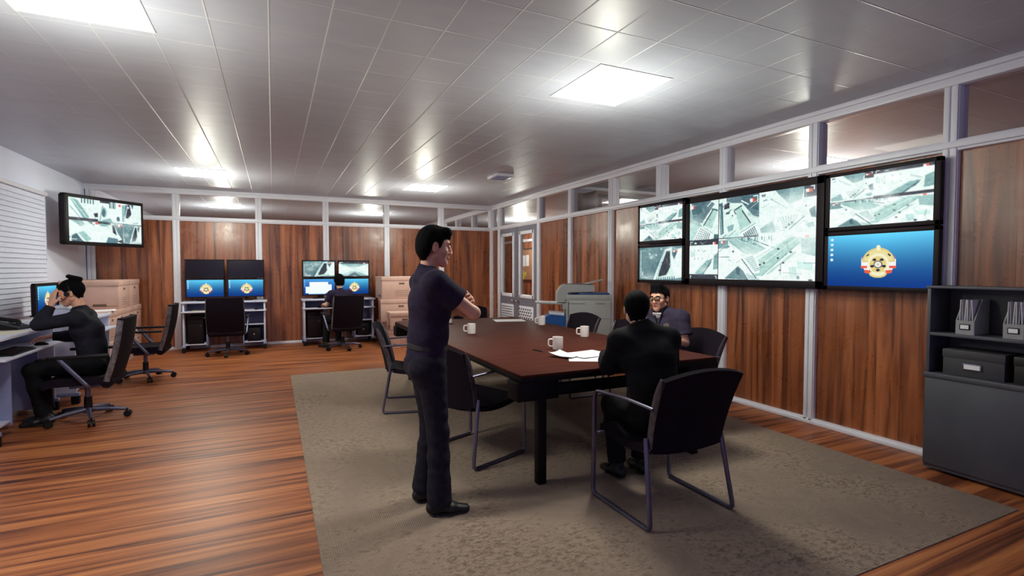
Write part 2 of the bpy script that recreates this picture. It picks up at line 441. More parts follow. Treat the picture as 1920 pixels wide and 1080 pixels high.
# ceiling fixtures
LIGHTS = [((2.53, 3.54), 'large square ceiling light above the conference table, near end', 1), ((-.99, 3.57), 'square ceiling light close overhead, cut by the top left corner of the photo', 1),
          ((-.96, 9.32), 'square ceiling light over the floor before the left workstation at the wood wall', 1), ((2.55, 9.26), 'square ceiling light in front of the wood wall near the double door', 1),
          ((-1.03, 13.97), 'ceiling light in the next room, seen through the transom above the monitor wall at left', 0),
          ((2.4, 14.15), 'ceiling light in the next room, seen through the transom right of the workstation with CCTV', 0),
          ((6.93, 4.83), 'ceiling light in the corridor, seen through the transom above the wall of screens', 0),
          ((6.75, 13.9), 'ceiling light in the corridor, seen through the transom over the grey double door', 0)]
cl = None
for (x, y), lab, main in LIGHTS:
    if cl is None:
        cl = thing('ceiling_light', lab, 'ceiling light', (x, y, HT), 0, 'square ceiling lights')
        f = MB(); a, b = .334, .373
        for s in (-1, 1):
            f.b2((-a - .008, s * b - .006, -.0055), (a + .008, s * b + .006, -.0005)).b2((s * a - .006, -b, -.0055), (s * a + .006, b, -.0005))
        f.build('light_frame', 'fixture_frame', cl)
        MB().b2((-a + .006, -b + .006, -.005), (a - .006, b - .006, -.001)).build('diffuser', 'diffuser', cl, 0)
    else: dup(cl, lab, (x, y, HT), 0)
    ld = bpy.data.lights.new('lamp', 'POINT'); ld.energy = (38, 34, 36, 36, 58, 58, 58, 100)[[l[0] for l in LIGHTS].index((x, y))]; ld.color = (1, 1, .86); ld.shadow_soft_size = .09
    lo = bpy.data.objects.new('lamp', ld); COL.objects.link(lo); lo.location = (x, y, HT - .62)
v = thing('ceiling_vent', 'small white square vent box on the ceiling near the door', 'vent', (3.31, 7.53, HT))
MB().b2((-.15, -.2, -.045), (.15, .2, -.001), .008).build('housing', 'white_trim', v)
mb = MB()
for i in range(5): mb.b2((-.12, -.16 + i * .07, -.052), (.12, -.13 + i * .07, -.044))
mb.build('grille', 'desk_blue', v, 0)

rug = MB().b2((.2, 1.51, 0), (4.19, 7.83, .005), .001).build('rug', 'rug_weave'); tag(rug, 'large worn grey-brown woven rug under the conference table', 'rug')
# ------------------------------------------------------------------ screen pictures, painted into small canvases
cW, cL, cM, cD, cK = (.95, 1, .98), (.78, .93, .90), (.50, .68, .68), (.20, .33, .38), (.12, .13, .18)
class Canvas:
    def __init__(s, w, h, bg=cW):
        s.w, s.h = w, h; s.a = np.empty((h, w, 3)); s.a[:] = bg
        s.X, s.Y = np.meshgrid((np.arange(w) + .5) / w, (np.arange(h) + .5) / h); s.o = (0, 0, 1, 1)
    def view(s, x0, y0, x1, y1): s.o = (x0, y0, x1 - x0, y1 - y0); return s
    def uv(s): return (s.X - s.o[0]) / s.o[2], (s.Y - s.o[1]) / s.o[3]
    def put(s, m, c, al=1.0):
        u, v = s.uv(); m = m & (u >= 0) & (u < 1) & (v >= 0) & (v < 1)
        s.a[m] = s.a[m] * (1 - al) + np.array(c) * al
    def inside(s, pts):
        u, v = s.uv(); m = np.zeros(u.shape, bool); n = len(pts)
        for i in range(n):
            (x0, y0), (x1, y1) = pts[i], pts[(i + 1) % n]
            if y0 == y1: continue
            m ^= ((y0 > v) != (y1 > v)) & (u < (x1 - x0) * (v - y0) / (y1 - y0) + x0)
        return m
    def poly(s, pts, c, al=1.0): s.put(s.inside(pts), c, al)
    def rect(s, x0, y0, x1, y1, c, al=1.0): s.poly([(x0, y0), (x1, y0), (x1, y1), (x0, y1)], c, al)
    def line(s, p, q, w, c, al=1.0):
        u, v = s.uv(); d = np.array(q, float) - p; L = max(1e-9, np.hypot(*d)); t = np.clip(((u - p[0]) * d[0] + (v - p[1]) * d[1]) / L ** 2, 0, 1)
        s.put(np.hypot(u - p[0] - t * d[0], v - p[1] - t * d[1]) < w / 2, c, al)
    def ell(s, x, y, rx, ry, c, al=1.0):
        u, v = s.uv(); s.put(((u - x) / rx) ** 2 + ((v - y) / ry) ** 2 < 1, c, al)
    def blur(s, k=1):
        for _ in range(k):
            p = np.pad(s.a, ((1, 1), (1, 1), (0, 0)), mode='edge'); s.a = (p[:-2, 1:-1] + p[2:, 1:-1] + p[1:-1, :-2] + p[1:-1, 2:] + 2 * p[1:-1, 1:-1]) / 6
def rec(c, x, y, sx=.06, sy=.05):
    c.rect(x, y, x + sx * .55, y + sy, (1, .97, .95)); c.rect(x + sx * .5, y, x + sx, y + sy, (.9, .25, .2))
def corner(c, x, y, dx, dy, l=.07, w=.016):
    c.line((x, y), (x + dx * l, y), w, cW); c.line((x, y), (x, y + dy * l * 1.5), w, cW)
def haze(c, x, y, r, al=.6):
    u, v = c.uv(); g = np.exp(-(((u - x) / r) ** 2 + ((v - y) / r) ** 2))[..., None] * al
    m = ((u >= 0) & (u < 1) & (v >= 0) & (v < 1))[..., None]; c.a = np.where(m, c.a * (1 - g) + np.array(cW) * g, c.a)
def dots(c, quad, nx, ny, r, col, al=.8):
    (ax, ay), (bx, by), (qx, qy), (dx, dy) = quad
    for i in range(nx):
        for j in range(ny):
            s, t = (i + .5) / nx, (j + .5) / ny
            x = (ax * (1 - s) + bx * s) * (1 - t) + (dx * (1 - s) + qx * s) * t; y = (ay * (1 - s) + by * s) * (1 - t) + (dy * (1 - s) + qy * s) * t
            c.ell(x, y, r, r * 1.2, col, al)
def f_corner(c, flip=0):
    c.rect(0, 0, 1, 1, (.9, .98, .95)); c.poly([(0, .2), (.1, .12), (.42, .62), (.38, .72), (0, .5)], cM)
    c.poly([(.05, 0), (.72, 0), (.86, .1), (.44, .55), (.12, .45)], cD); c.poly([(.4, .12), (.44, .55), (.86, .1), (.7, 0)], (.3, .42, .46))
    for i in range(7): c.line((.14 + i * .045, .3), (.14 + i * .045, .47), .012, (.5, .66, .68), .8)
    c.line((.62, .14), (.78, .02), .025, cW)
    c.poly([(.84, .2), (.98, .26), (.78, .72), (.47, .6)], (.66, .83, .79)); c.line((.8, .25), (.5, .62), .03, cK); c.line((.78, .22), (.96, .27), .035, cD)
    c.poly([(.02, .5), (.4, .66), (.06, 1), (0, 1)], (.7, .87, .84)); c.line((.02, .48), (.42, .64), .02, cM)
    c.poly([(.38, .62), (.78, .84), (.74, 1), (.1, 1)], cW); dots(c, [(.4, .66), (.74, .84), (.68, 1.02), (.14, 1.0)], 7, 6, .017, cD)
    c.line((.4, .62), (.8, .83), .015, cM); c.line((.36, .64), (.1, .98), .012, cM); c.poly([(.86, .86), (1, .88), (1, 1), (.84, 1)], cD)
    corner(c, .05, .06, 1, 1); rec(c, .06, .08, .12, .08)
def f_avenue(c):
    c.rect(0, 0, 1, 1, (.88, .97, .94)); c.poly([(.5, 0), (1, 0), (1, .55), (.86, .5), (.6, .18)], cD); c.poly([(.2, 0), (.55, 0), (.62, .18), (.2, .12)], (.3, .42, .46))
    for i in range(6): c.line((.76 + i * .04, .3 + i * .02), (.76 + i * .04, .5 + i * .015), .014, (.55, .7, .7), .7)
    c.line((.58, .12), (.74, .22), .03, cW); c.poly([(0, .12), (.1, .1), (.14, .86), (.06, .9)], cD); c.line((.03, .2), (.09, .85), .03, cM)
    c.poly([(.15, .15), (.28, .12), (.28, .26), (.14, .28)], cK); c.poly([(.2, .35), (.3, .34), (.28, .4), (.18, .41)], cD)
    c.poly([(.42, .3), (.58, .28), (.82, .68), (.56, .82)], (.66, .83, .79)); c.line((.6, .36), (.8, .66), .025, cK); c.line((.42, .32), (.58, .24), .035, cD); c.line((.4, .34), (.44, .42), .02, cK)
    c.poly([(.22, .7), (.4, .66), (.38, .8), (.26, .84)], cM); c.poly([(.18, .9), (.5, .86), (.56, 1), (.14, 1)], cL)
    c.poly([(.58, .9), (.9, .7), (1, .76), (1, 1), (.62, 1)], cW); dots(c, [(.62, .92), (.9, .74), (1.0, .96), (.7, 1.02)], 7, 5, .017, cD); c.line((.56, .88), (.92, .68), .02, cM)
    for x, y in ((.36, .45), (.12, .2)): c.ell(x, y, .014, .02, cK)
    corner(c, .96, .05, -1, 1, .1, .02); rec(c, .78, .1, .13, .08)
def f_plaza(c, pale=0):
    c.rect(0, 0, 1, 1, (.93, 1, .98)); c.poly([(.3, 0), (.8, 0), (.76, .26), (.56, .34), (.36, .1)], (.34, .5, .53)); c.poly([(.56, 0), (.78, 0), (.74, .28), (.56, .34)], (.42, .6, .62))
    for i in range(9): c.line((.4 + i * .04, .1 + .02 * i), (.4 + i * .04, .27), .012, (.7, .85, .84), .6)
    c.rect(.8, 0, 1, .24, cK); rec(c, .82, .07, .11, .07); corner(c, .96, .02, -1, 1, .05, .02)
    c.line((.22, .18), (.5, .42), .02, cM); c.poly([(.04, .06), (.12, .05), (.11, .1), (.03, .11)], cD); c.line((.08, .2), (.14, .18), .015, cD)
    c.poly([(.02, .82), (.26, .66), (.32, .92), (.04, .92)], cM); haze(c, .55, .5, .35, .6)
    c.poly([(.34, .6), (.7, .56), (.74, .66), (.5, .92)], cW); dots(c, [(.36, .6), (.72, .58), (.62, .8), (.46, .86)], 7, 6, .012, cM)
    c.line((.8, .64), (.56, .88), .014, cD)
    for x, y in ((.6, .74), (.55, .78), (.5, .84), (.83, .42)): c.ell(x, y, .014, .017, cK)
    c.poly([(.88, .5), (.98, .44), (1, .68), (.92, .66)], cD); c.poly([(.82, .8), (.95, .76), (.98, .86), (.88, .88)], cM); c.line((.03, .06), (.03, .12), .02, cW)
def f_highway(c, dim=0, header=1):
    c.rect(0, 0, 1, 1, (.94, 1, .98)); haze(c, .5, .3, .4, .4)
    for i in range(9): c.ell(.06 + (i * .137) % .42, .26 + (i * .21) % .42, .02, .03, cM, .55)
    for i in range(4): c.line((.05 + i * .045, .3), (.05 + i * .045, .42), .018, cM, .7)
    c.poly([(.2, .86), (.62, .52), (.8, .5), (.74, .64), (.5, .9)], cM); c.line((.22, .82), (.62, .5), .018, cL); c.line((.46, .9), (.76, .56), .03, cD)
    c.line((.55, .9), (.82, .58), .02, cW); c.poly([(.86, .4), (1, .32), (1, .74), (.84, .76)], (.45, .63, .63)); c.ell(.7, .66, .014, .02, cK); c.ell(.58, .62, .012, .016, cD)
    if header:
        c.rect(0, 0, 1, .12, cK); c.rect(0, .88, 1, 1, cK); corner(c, .04, .03, 1, 1, .05, .02); corner(c, .04, .93, 1, 1, .04, .02); corner(c, .94, .93, -1, 1, .04, .02); rec(c, .82, .06, .1, .06); c.rect(.18, .05, .26, .09, cL)
def f_junction(c, rows=1):
    c.rect(0, 0, 1, 1, (.95, 1, .98)); c.poly([(.08, .02), (.34, .03), (.54, .3), (.42, .42), (.3, .4)], (.62, .78, .76)); c.line((.1, .06), (.4, .44), .012, cW); c.line((.22, .05), (.5, .32), .01, cL)
    c.line((.14, .1), (.34, .4), .02, cM); c.line((.34, .04), (.56, .24), .014, cD)
    for i in range(14): c.line((.28 + i * .024, .03), (.28 + i * .024, .1 + .035 * (i % 3)), .013, (cD, cM, cL)[i % 3], .85)
    c.rect(0, .06, .12, .26, (.42, .58, .6)); rec(c, .03, .08, .05, .05)
    c.poly([(.38, .66), (.78, .08), (.9, .1), (.88, .18), (.5, .9), (.42, .92)], (.66, .83, .79)); c.line((.46, .72), (.84, .1), .01, cW); c.line((.5, .9), (.88, .16), .014, cM); c.line((.56, .86), (.82, .4), .03, (.7, .86, .82))
    c.line((.44, .5), (.76, .1), .02, cL); haze(c, .34, .42, .16, .7)
    c.poly([(.28, .52), (.36, .42), (.47, .6), (.48, .84), (.42, .86)], cW); dots(c, [(.31, .5), (.4, .44), (.48, .78), (.43, .82)], 6, 9, .008, cM)
    c.line((.28, .52), (.44, .96), .01, cD); c.poly([(.08, .98), (.24, .68), (.3, .8), (.36, 1)], (.38, .52, .54)); c.poly([(.22, .72), (.26, .74), (.26, .9), (.22, .86)], cD)
    for i in range(7): c.line((.34 + i * .02, .86 + i * .015), (.37 + i * .02, .98 + i * .012), .008, cM)
    c.poly([(.87, .14), (1, .1), (1, .5), (.88, .42)], (.55, .72, .71)); corner(c, .97, .03, -1, 1, .06, .012); rec(c, .88, .06, .06, .05)
    c.poly([(.84, .6), (.98, .64), (.97, .78), (.84, .74)], cL); c.poly([(.76, .72), (.83, .7), (.84, .92), (.78, .96)], (.72, .88, .86))
    for x, y in ((.66, .32), (.78, .4), (.66, .52), (.52, .62), (.71, .62), (.68, .78), (.48, .66), (.13, .22), (.18, .34)): c.ell(x, y, .012, .02, cK, .9)
    c.ell(.85, .93, .014, .04, cD); c.ell(.96, .98, .02, .02, cK)
def f_ramp(c):
    u, v = c.uv(); m = (u >= 0) & (u < 1) & (v >= 0) & (v < 1)
    t = np.clip(.25 + .35 * np.sin(u * 5 + v * 3) * .5 + .3 * (1 - v) * u, 0, 1)[..., None]; c.a = np.where(m[..., None], np.array(cD) * (1 - t) + np.array((.55, .72, .72)) * t, c.a)
    c.poly([(.35, 1), (.4, .8), (.62, .08), (.78, .04), (.8, .5), (.86, .95), (.42, .98)], (.85, .97, .94)); c.poly([(.47, .9), (.5, .72), (.66, .14), (.74, .13), (.75, .6), (.66, .84)], cK)
    c.line((.43, .92), (.62, .12), .012, cM); c.poly([(.8, .14), (1, .06), (1, .9), (.84, .95), (.78, .5)], (.93, 1, .98)); c.poly([(.78, .16), (.9, .16), (.83, .4)], cD)
    for i in range(9): c.line((.44 + i * .05, .93 - i * .006), (.44 + i * .05, 1), .02, cD)
    c.line((.04, .1), (.04, .92), .012, cW); c.line((.04, .92), (.22, .93), .02, cW); c.line((.08, .76), (.08, .86), .02, cW); c.line((.08, .87), (.14, .87), .02, cW); c.line((.03, .1), (.18, .09), .016, cL)
    for x, y in ((.3, .32), (.42, .24), (.54, .07), (.26, .2)): c.ell(x, y, .022, .025, (.9, 1, 1), .8)
    c.ell(.58, .47, .03, .022, cK); rec(c, .8, .12, .1, .05); corner(c, .97, .08, -1, 1, .14, .02)
def f_cross(c):
    c.rect(0, 0, 1, 1, (.85, .96, .94)); c.rect(0, 0, 1, .16, cK); c.poly([(0, .2), (.5, .5), (0, .8)], cW); c.poly([(1, .2), (.5, .5), (1, .8)], cW)
    c.poly([(.05, .16), (.5, .44), (.95, .16)], cM); c.poly([(0, .95), (.5, .58), (1, .95), (1, 1), (0, 1)], (.55, .72, .72)); c.poly([(.3, .95), (.52, .68), (.72, .95)], cD); haze(c, .5, .5, .2, .9)
    for p, q in (((0, .24), (1, .74)), ((0, .74), (1, .24)), ((.1, .2), (.9, .7))): c.line(p, q, .02, cL)
    c.rect(0, .95, 1, 1, cK); rec(c, .82, .1, .1, .07); corner(c, .05, .08, 1, 1, .08, .03)
def f_mix(c, k):
    """six-way view of ramps and crossings"""
    c.rect(0, 0, 1, 1, (.93, 1, .98))
    if k == 0: c.poly([(.05, .05), (.3, .1), (.7, .85), (.5, .95)], cM); c.line((.1, .05), (.62, .9), .04, cL); c.poly([(.85, .65), (1, .6), (1, .8), (.9, .82)], cK); [c.line((.45 + i * .1, .0), (.45 + i * .1, .2), .04, cD) for i in range(5)]; c.line((.05, .4), (.45, 1), .03, cM)
    if k == 1: c.rect(.1, 0, .5, .1, cK); c.ell(.25, .55, .1, .25, cM); c.ell(.23, .57, .07, .18, cD); c.line((.08, .95), (.2, .25), .05, cM); [c.line((.5 + i * .07, 0), (.5 + i * .07, .3), .05, (cD, cM)[i % 2]) for i in range(4)]; c.ell(.83, .8, .07, .12, cD); c.poly([(.2, .9), (.5, .8), (.6, 1), (.1, 1)], cM); rec(c, .75, .08, .2, .1)
    if k == 2: f_ramp2(c)
    if k == 3: c.poly([(0, 0), (.4, 0), (.55, .18), (.4, .3), (.15, .1)], cM); c.poly([(.1, 1), (0, .8), (.25, .62), (.4, .9), (.5, 1)], cD); c.poly([(.3, .6), (.5, .5), (.75, .85), (.6, 1)], (.6, .78, .76)); c.poly([(.6, 0), (.9, .05), (.85, .2), (.7, .12)], cD); corner(c, .06, .9, 1, -1, .18, .04); rec(c, .8, .05, .2, .1)
    if k == 4: c.rect(0, 0, .5, .12, cK); c.poly([(0, .1), (.3, .1), (.45, .2), (.1, .22)], cM); c.poly([(.55, .1), (.66, .15), (.75, .6), (.6, .5)], cK); c.poly([(.62, .05), (1, .1), (1, .85), (.8, .5)], (.3, .42, .46)); c.poly([(.3, 1), (.4, .72), (.8, .78), (.78, 1)], (.3, .45, .5)); c.poly([(.74, .9), (1, .8), (1, 1)], cK); rec(c, .82, .06, .14, .12)
    if k == 5: f_ramp(c)
def f_ramp2(c):
    c.poly([(.1, .1), (.4, 0), (.48, .5), (.3, .72), (.16, .7)], cK); c.poly([(0, .1), (.2, .05), (.1, .9), (0, .9)], cM); c.line((.1, .95), (.28, .1), .05, cL); c.poly([(.45, 0), (.6, 0), (.55, .25)], cD); c.ell(.32, .17, .06, .06, (.7, .85, .95)); [c.line((.6, .2 + i * .12), (1, .15 + i * .13), .02, cL) for i in range(5)]; c.line((.55, .95), (.8, .9), .06, cM)
def emblem(c, x, y, rx, ry):
    """round gold badge over a striped ribbon, spoked hub in the middle"""
    P = lambda pts: [(x + u * rx, y + v * ry) for u, v in pts]; go, gl, gd, nv = (.90, .82, .52), (.97, .95, .80), (.72, .60, .30), (.16, .15, .27)
    for s in (-1, 1):
        c.poly(P([(s * .98, -.3), (s * .5, -.3), (s * .5, .55), (s * 1.0, .3)]), (.97, .97, .98)); c.poly(P([(s * 1.0, -.32), (s * .66, -.45), (s * .68, -.02), (s * .92, -.02)]), (.45, .45, .68))
        for i in range(3): c.line((x + s * .72 * rx, y + (-.36 + i * .11) * ry), (x + s * .92 * rx, y + (-.34 + i * .11) * ry), .02 * rx, (.9, .9, .95))
        c.poly(P([(s * 1.02, .28), (s * .62, .3), (s * .64, .46), (s * 1.0, .44)]), (.93, .36, .26)); c.poly(P([(s * .8, .5), (s * .45, .52), (s * .45, .82), (s * .78, .74)]), (.93, .36, .26)); c.poly(P([(s * .85, .44), (s * .5, .46), (s * .5, .58), (s * .8, .54)]), (.98, .95, .93))
    th = np.linspace(PI * 1.02, PI * 1.98, 24); c.poly(P([(.95 * math.cos(t), .12 + 1.0 * math.sin(t)) for t in th]), go); c.ell(x, y + .12 * ry, .6 * rx, .72 * ry, gl)
    th = np.linspace(PI * 1.08, PI * 1.92, 24); c.poly(P([(.86 * math.cos(t), .14 + .9 * math.sin(t)) for t in th] + [(.62 * math.cos(t), .14 + .66 * math.sin(t)) for t in th[::-1]]), (.93, .88, .62))
    c.poly(P([(-.12, -.98), (0, -1.06), (.12, -.98), (.12, -.7), (-.12, -.7)]), gl)
    for s in (-1, 1): c.poly(P([(s * .72, -.36), (s * .58, -.5), (s * .52, -.44), (s * .66, -.3)]), nv)
    c.ell(x, y + .8 * ry, .5 * rx, .26 * ry, go); c.ell(x, y + .78 * ry, .42 * rx, .16 * ry, gl); c.ell(x, y + .2 * ry, .48 * rx, .52 * ry, go)
    for k in range(5):
        t = -PI / 2 + (k + .5) * 2 * PI / 5; c.ell(x + .36 * rx * math.cos(t), y + (.2 + .37 * math.sin(t)) * ry, .115 * rx, .085 * ry, nv)
    c.ell(x, y + .2 * ry, .25 * rx, .24 * ry, nv); c.ell(x, y + .2 * ry, .2 * rx, .19 * ry, (.93, .93, .88)); c.ell(x, y + .2 * ry, .05 * rx, .05 * ry, (.7, .7, .66))
def desktop(c, badge=True, aspect=1.72):
    u, v = c.uv(); t = np.clip(v, 0, 1)[..., None]; s = (1 - np.abs(u - .55) * 1.1)[..., None]
    c.a = np.array((.38, .78, .93)) * (1 - t) ** 1.3 + np.array((.01, .22, .55)) * t + np.array((.02, .1, .12)) * s * (1 - t)
    for i in range(5): c.ell(.045, .08 + i * .1, .016, .028, (.86, .95, 1))
    if badge: emblem(c, .52, .52, .165, .165 * aspect * .95)
def docs(c):
    desktop(c, False); c.a = c.a * .7 + np.array((.1, .25, .75)) * .3
    c.rect(.2, .2, .78, .5, (.98, 1, 1)); c.rect(.07, .5, .9, .9, (.96, 1, 1)); c.rect(.16, .9, .7, .97, (.8, .93, 1)); c.rect(.78, .36, .9, .5, (.93, .98, 1))
def detail(c, n):
    """kerbs, cars and window rows: short strokes following the streets of each view"""
    for i in range(n):
        x, y = RNG.random(2); a = RNG.choice((.62, -.7, 1.5, .1)) + RNG.normal() * .12; l = .012 + .05 * RNG.random() ** 2; col = (cM, cD, cL, cW, cW)[RNG.integers(5)]
        c.line((x - l * math.cos(a), y - l * math.sin(a)), (x + l * math.cos(a), y + l * math.sin(a)), .003 + .007 * RNG.random(), col, .3 + .4 * RNG.random())
    for i in range(n // 12): haze(c, RNG.random(), RNG.random(), .05 + .1 * RNG.random(), .5)
    k = 9; m = sum(np.kron(RNG.random((c.h // s + 2, c.w // s + 2)), np.ones((s, s)))[:c.h, :c.w] for s in (3, 7, 17)) / 3 - .5
    c.a = np.clip(c.a + (m * .16)[..., None] * np.array((1.1, .9, .9)), 0, 1)
def pic(kind, w, h):
    c = Canvas(w, h)
    if kind == 'wall':
        for f, v in ((f_corner, (0, 0, .277, .5)), (f_avenue, (.277, 0, .612, .5)), (f_plaza, (.612, 0, 1, .5)), (f_highway, (0, .5, .277, 1)), (f_junction, (.277, .485, 1, 1))): c.view(*v); f(c)
        c.view(0, 0, 1, 1); c.rect(.275, 0, .279, 1, cK); c.line((0, .497), (.61, .49), .008, cK); c.rect(.61, 0, .613, .5, cL)
    elif kind == 'quad':
        for f, v in ((f_plaza, (0, 0, .46, .52)), (f_highway, (.46, 0, 1, .55)), (f_junction, (0, .5, 1, 1))): c.view(*v); f(c)
        c.view(0, 0, 1, 1); c.line((0, .515), (.46, .5), .012, cK); c.rect(.46, .47, 1, .52, cK)
    elif kind == 'six':
        for k in range(6): c.view((0, .37, .71)[k % 3], (0, .5)[k // 3], (.37, .71, 1)[k % 3], (.5, 1)[k // 3]); f_mix(c, k)
        c.view(0, 0, 1, 1); c.rect(0, .45, .37, .52, cK); c.line((.37, .5), (1, .52), .018, cD)
    elif kind == 'ramp': f_ramp(c)
    elif kind == 'cross': f_cross(c)
    elif kind == 'desktop': desktop(c, True, w / h)
    elif kind == 'docs': docs(c)
    if kind in ('wall', 'quad', 'six', 'ramp', 'cross'):
        detail(c, 150 if w > 300 else 60)
        g = RNG.random((h, w)); g = (g + np.roll(g, 1, 0) + np.roll(g, 1, 1) + np.roll(g, -1, 1)) / 4 - .5; c.a += (g * .14)[..., None] * np.array((1, .9, .9))
        c.blur(2 if w > 120 else 1); c.a = c.a * .86 + np.array(cW) * .15
    return np.clip(c.a, 0, 1)
def lin(a): return np.where(a <= .04045, a / 12.92, ((a + .055) / 1.055) ** 2.4)
PICS = {}
def screen(kind, w, h, res, parent, at, gain=1.0):
    """picture plane in the parent's x-z plane, facing local -y"""
    nx, ny = res, max(8, int(res * h / w))
    if (kind, nx) not in PICS:
        xs = (np.arange(nx + 1) / nx - .5) * w; zs = (.5 - np.arange(ny + 1) / ny) * h
        X, Z = np.meshgrid(xs, zs); v = np.stack([X, np.zeros_like(X), Z], -1).reshape(-1, 3)
        i = np.arange(ny)[:, None] * (nx + 1) + np.arange(nx)[None]; q = np.stack([i, i + nx + 1, i + nx + 2, i + 1], -1).reshape(-1, 4)
        me = np_mesh('screen_picture', v, q); col = lin(pic(kind, nx + 1, ny + 1)).reshape(-1, 3)
        a = me.color_attributes.new('Col', 'FLOAT_COLOR', 'POINT'); a.data.foreach_set('color', np.concatenate([col, np.ones((len(col), 1))], 1).astype(np.float32).ravel())
        me.materials.append(M['screen_glow']); PICS[kind, nx] = me
    o = bpy.data.objects.new('screen', PICS[kind, nx]); COL.objects.link(o); o.parent = parent; o.location = at; return o

def monitor(name, label, cat, loc, rz, w, h, bez, kind, res, th=.05, group=None, tilt=0, buttons=False):
    """flat panel display centred on loc, looking along local -y"""
    t = thing(name, label, cat, loc, rz, group); t.rotation_euler = (tilt, 0, rz)
    MB().b2((-w / 2 + .01, -th * .25, -h / 2 + .01), (w / 2 - .01, th, h / 2 - .01), .012).build('rear_housing', 'black_plastic', t)
    f = MB()
    for lo, hi in (((-w / 2, -h / 2), (w / 2, -h / 2 + bez)), ((-w / 2, h / 2 - bez), (w / 2, h / 2)), ((-w / 2, -h / 2), (-w / 2 + bez, h / 2)), ((w / 2 - bez, -h / 2), (w / 2, h / 2))):
        f.b2((lo[0], -.018, lo[1]), (hi[0], th * .6, hi[1]), .004)
    f.build('bezel', 'bezel', t)
    if kind: screen(kind, w - 2 * bez + .002, h - 2 * bez + .002, res, t, (0, -th * .25 - .004, 0))
    else: MB().b2((-w / 2 + bez - .002, -.016, -h / 2 + bez - .002), (w / 2 - bez + .002, -.01, h / 2 - bez + .002)).build('dark_panel', 'dark_screen', t, 0)
    return t
g5 = 'screens on the wood partition'
def wallscreen(label, y0, y1, z0, z1, kind, res, bez=.04):
    return monitor('wall_screen', label, 'screen', (WX - .075, (y0 + y1) / 2, (z0 + z1) / 2), R(-90), y1 - y0, z1 - z0, bez, kind, res, .055, g5)
wallscreen('small wall screen of pale CCTV views, upper left of the big screen', 4.875, 5.775, 1.845, 2.39, 'quad', 230, .044)
wallscreen('small wall screen showing one dark curved road, lower left of the big screen', 4.875, 5.775, 1.318, 1.838, 'ramp', 150, .044)
wallscreen('largest wall screen, a mosaic of pale street CCTV views', 3.1, 4.86, 1.315, 2.375, 'wall', 560, .075)
wallscreen('wall screen of street CCTV views, directly above the blue desktop screen', 2.185, 3.09, 1.847, 2.37, 'quad', 230, .038)
wallscreen('wall screen with a blue desktop and gold badge, beside the grey bookcase', 2.185, 3.09, 1.315, 1.84, 'desktop', 240, .038)
tv = monitor('corner_television', 'large black-framed CCTV television hung high in the left corner', 'television', (-2.385, 10.09, 2.245), math.atan2(1.06, .75), 1.30, .755, .055, 'six', 220, .1)
MB().cyl((0, .09, 0), (0, .60, 0), .03).box((0, .60, 0), (.08, .03, .3)).box((0, .1, 0), (.3, .03, .3)).build('wall_bracket', 'black_plastic', tv)
# ------------------------------------------------------------------ conference table
tb = thing('conference_table', 'long dark red-brown conference table on black legs in the middle of the rug', 'table', (2.375, 5.0, 0))
TW, TL = .885, 1.95
MB().b2((-TW, -TL, .772), (TW, TL, .79), .003).build('tabletop', 'table_wood', tb)
MB().b2((-TW - .004, -TL - .004, .735), (TW + .004, TL + .004, .7715), .006).build('edge_band', 'table_edge', tb)
for sy in (-1, 1):
    y = sy * (TL - .09)
    MB().b2((-.60 - .0, y - .03, .612), (.60, y + .03, .69), .004).build('cross_beam', 'table_edge', tb)
    for sx in (-1, 1):
        MB().b2((sx * .75 - .16, y - .085, .608), (sx * .75 + .16, y + .085, .738), .006).build('corner_block', 'table_edge', tb)
        MB().b2((sx * .70 - .032, y - .05, .005), (sx * .70 + .032, y + .014, .612), .004).build('leg', 'table_edge', tb)

# ------------------------------------------------------------------ sled-base conference chair, faces local +y
def conference_chair(label, loc, rz, fabric='black_fabric'):
    t = thing('conference_chair', label, 'chair', loc, rz, 'conference chairs round the table')
    for s in (-1, 1):
        pts = fillet([(s * .29, -.2, .5), (s * .325, -.285, .0), (s * .325, .285, .0), (s * .325, .275, .60)], [0, .035, .035, 0])
        pts = [Vector((p.x, p.y, max(p.z, .0) + .0135)) for p in pts]
        MB().tube(pts, .017, 10, flat=.72, up=(1, 0, 0)).build('sled_leg', 'steel', t, 60)
        pts = fillet([(s * .325, .275, .6), (s * .325, .27, .7), (s * .315, -.02, .715), (s * .296, -.27, .7)], [0, .11, .1, 0], 7)
        pts = [Vector((s * .325, .275, .595))] + pts[1:]
        MB().tube(pts, .0165, 10, flat=.6, up=(1, 0, 0)).build('armrest', 'steel', t, 60)
    def back(u, v):
        x = (u - .5) * 2; hw = .262 + .035 * v; top = .455 + .475 * v - .045 * v * x * x - .03 * (1 - v) * (1 - x * x)
        return (x * hw, -.205 - .075 * v - .06 * v * v - .035 * (1 - x * x), top)
    MB().shell(back, 16, 12, .03).build('backrest', fabric, t, 60)
    for s in (-1, 1):
        e = [Vector(back((s + 1) / 2, v / 8)) for v in range(9)]
        MB().tube([p + Vector((s * .004, .0, 0)) for p in e], [.026] * 7 + [.02, .01], 10, flat=.45, up=(0, 1, 0)).build('edge_trim', 'chair_edge', t, 60)
    def seat(u, v):
        x = (u - .5) * 2; y = -.235 + .52 * v
        return (x * (.27 - .02 * (1 - v)), y, .452 + .02 * x * x * (1 - v) - .03 * math.sin(PI * min(1, v * 1.1)) + .018 * v ** 3)
    MB().shell(seat, 14, 14, -.045).build('seat', fabric, t, 60)
    MB().b2((-.32, .235, .415), (.32, .262, .433), .005).build('seat_rail', 'steel', t)
    MB().b2((-.29, -.2, .42), (.29, -.175, .438), .005).build('seat_rail', 'steel', t)
    return t
cc = conference_chair('black conference chair nearest the viewer, with the man in the black suit', (2.237, 2.535, .005), 0)
G = None
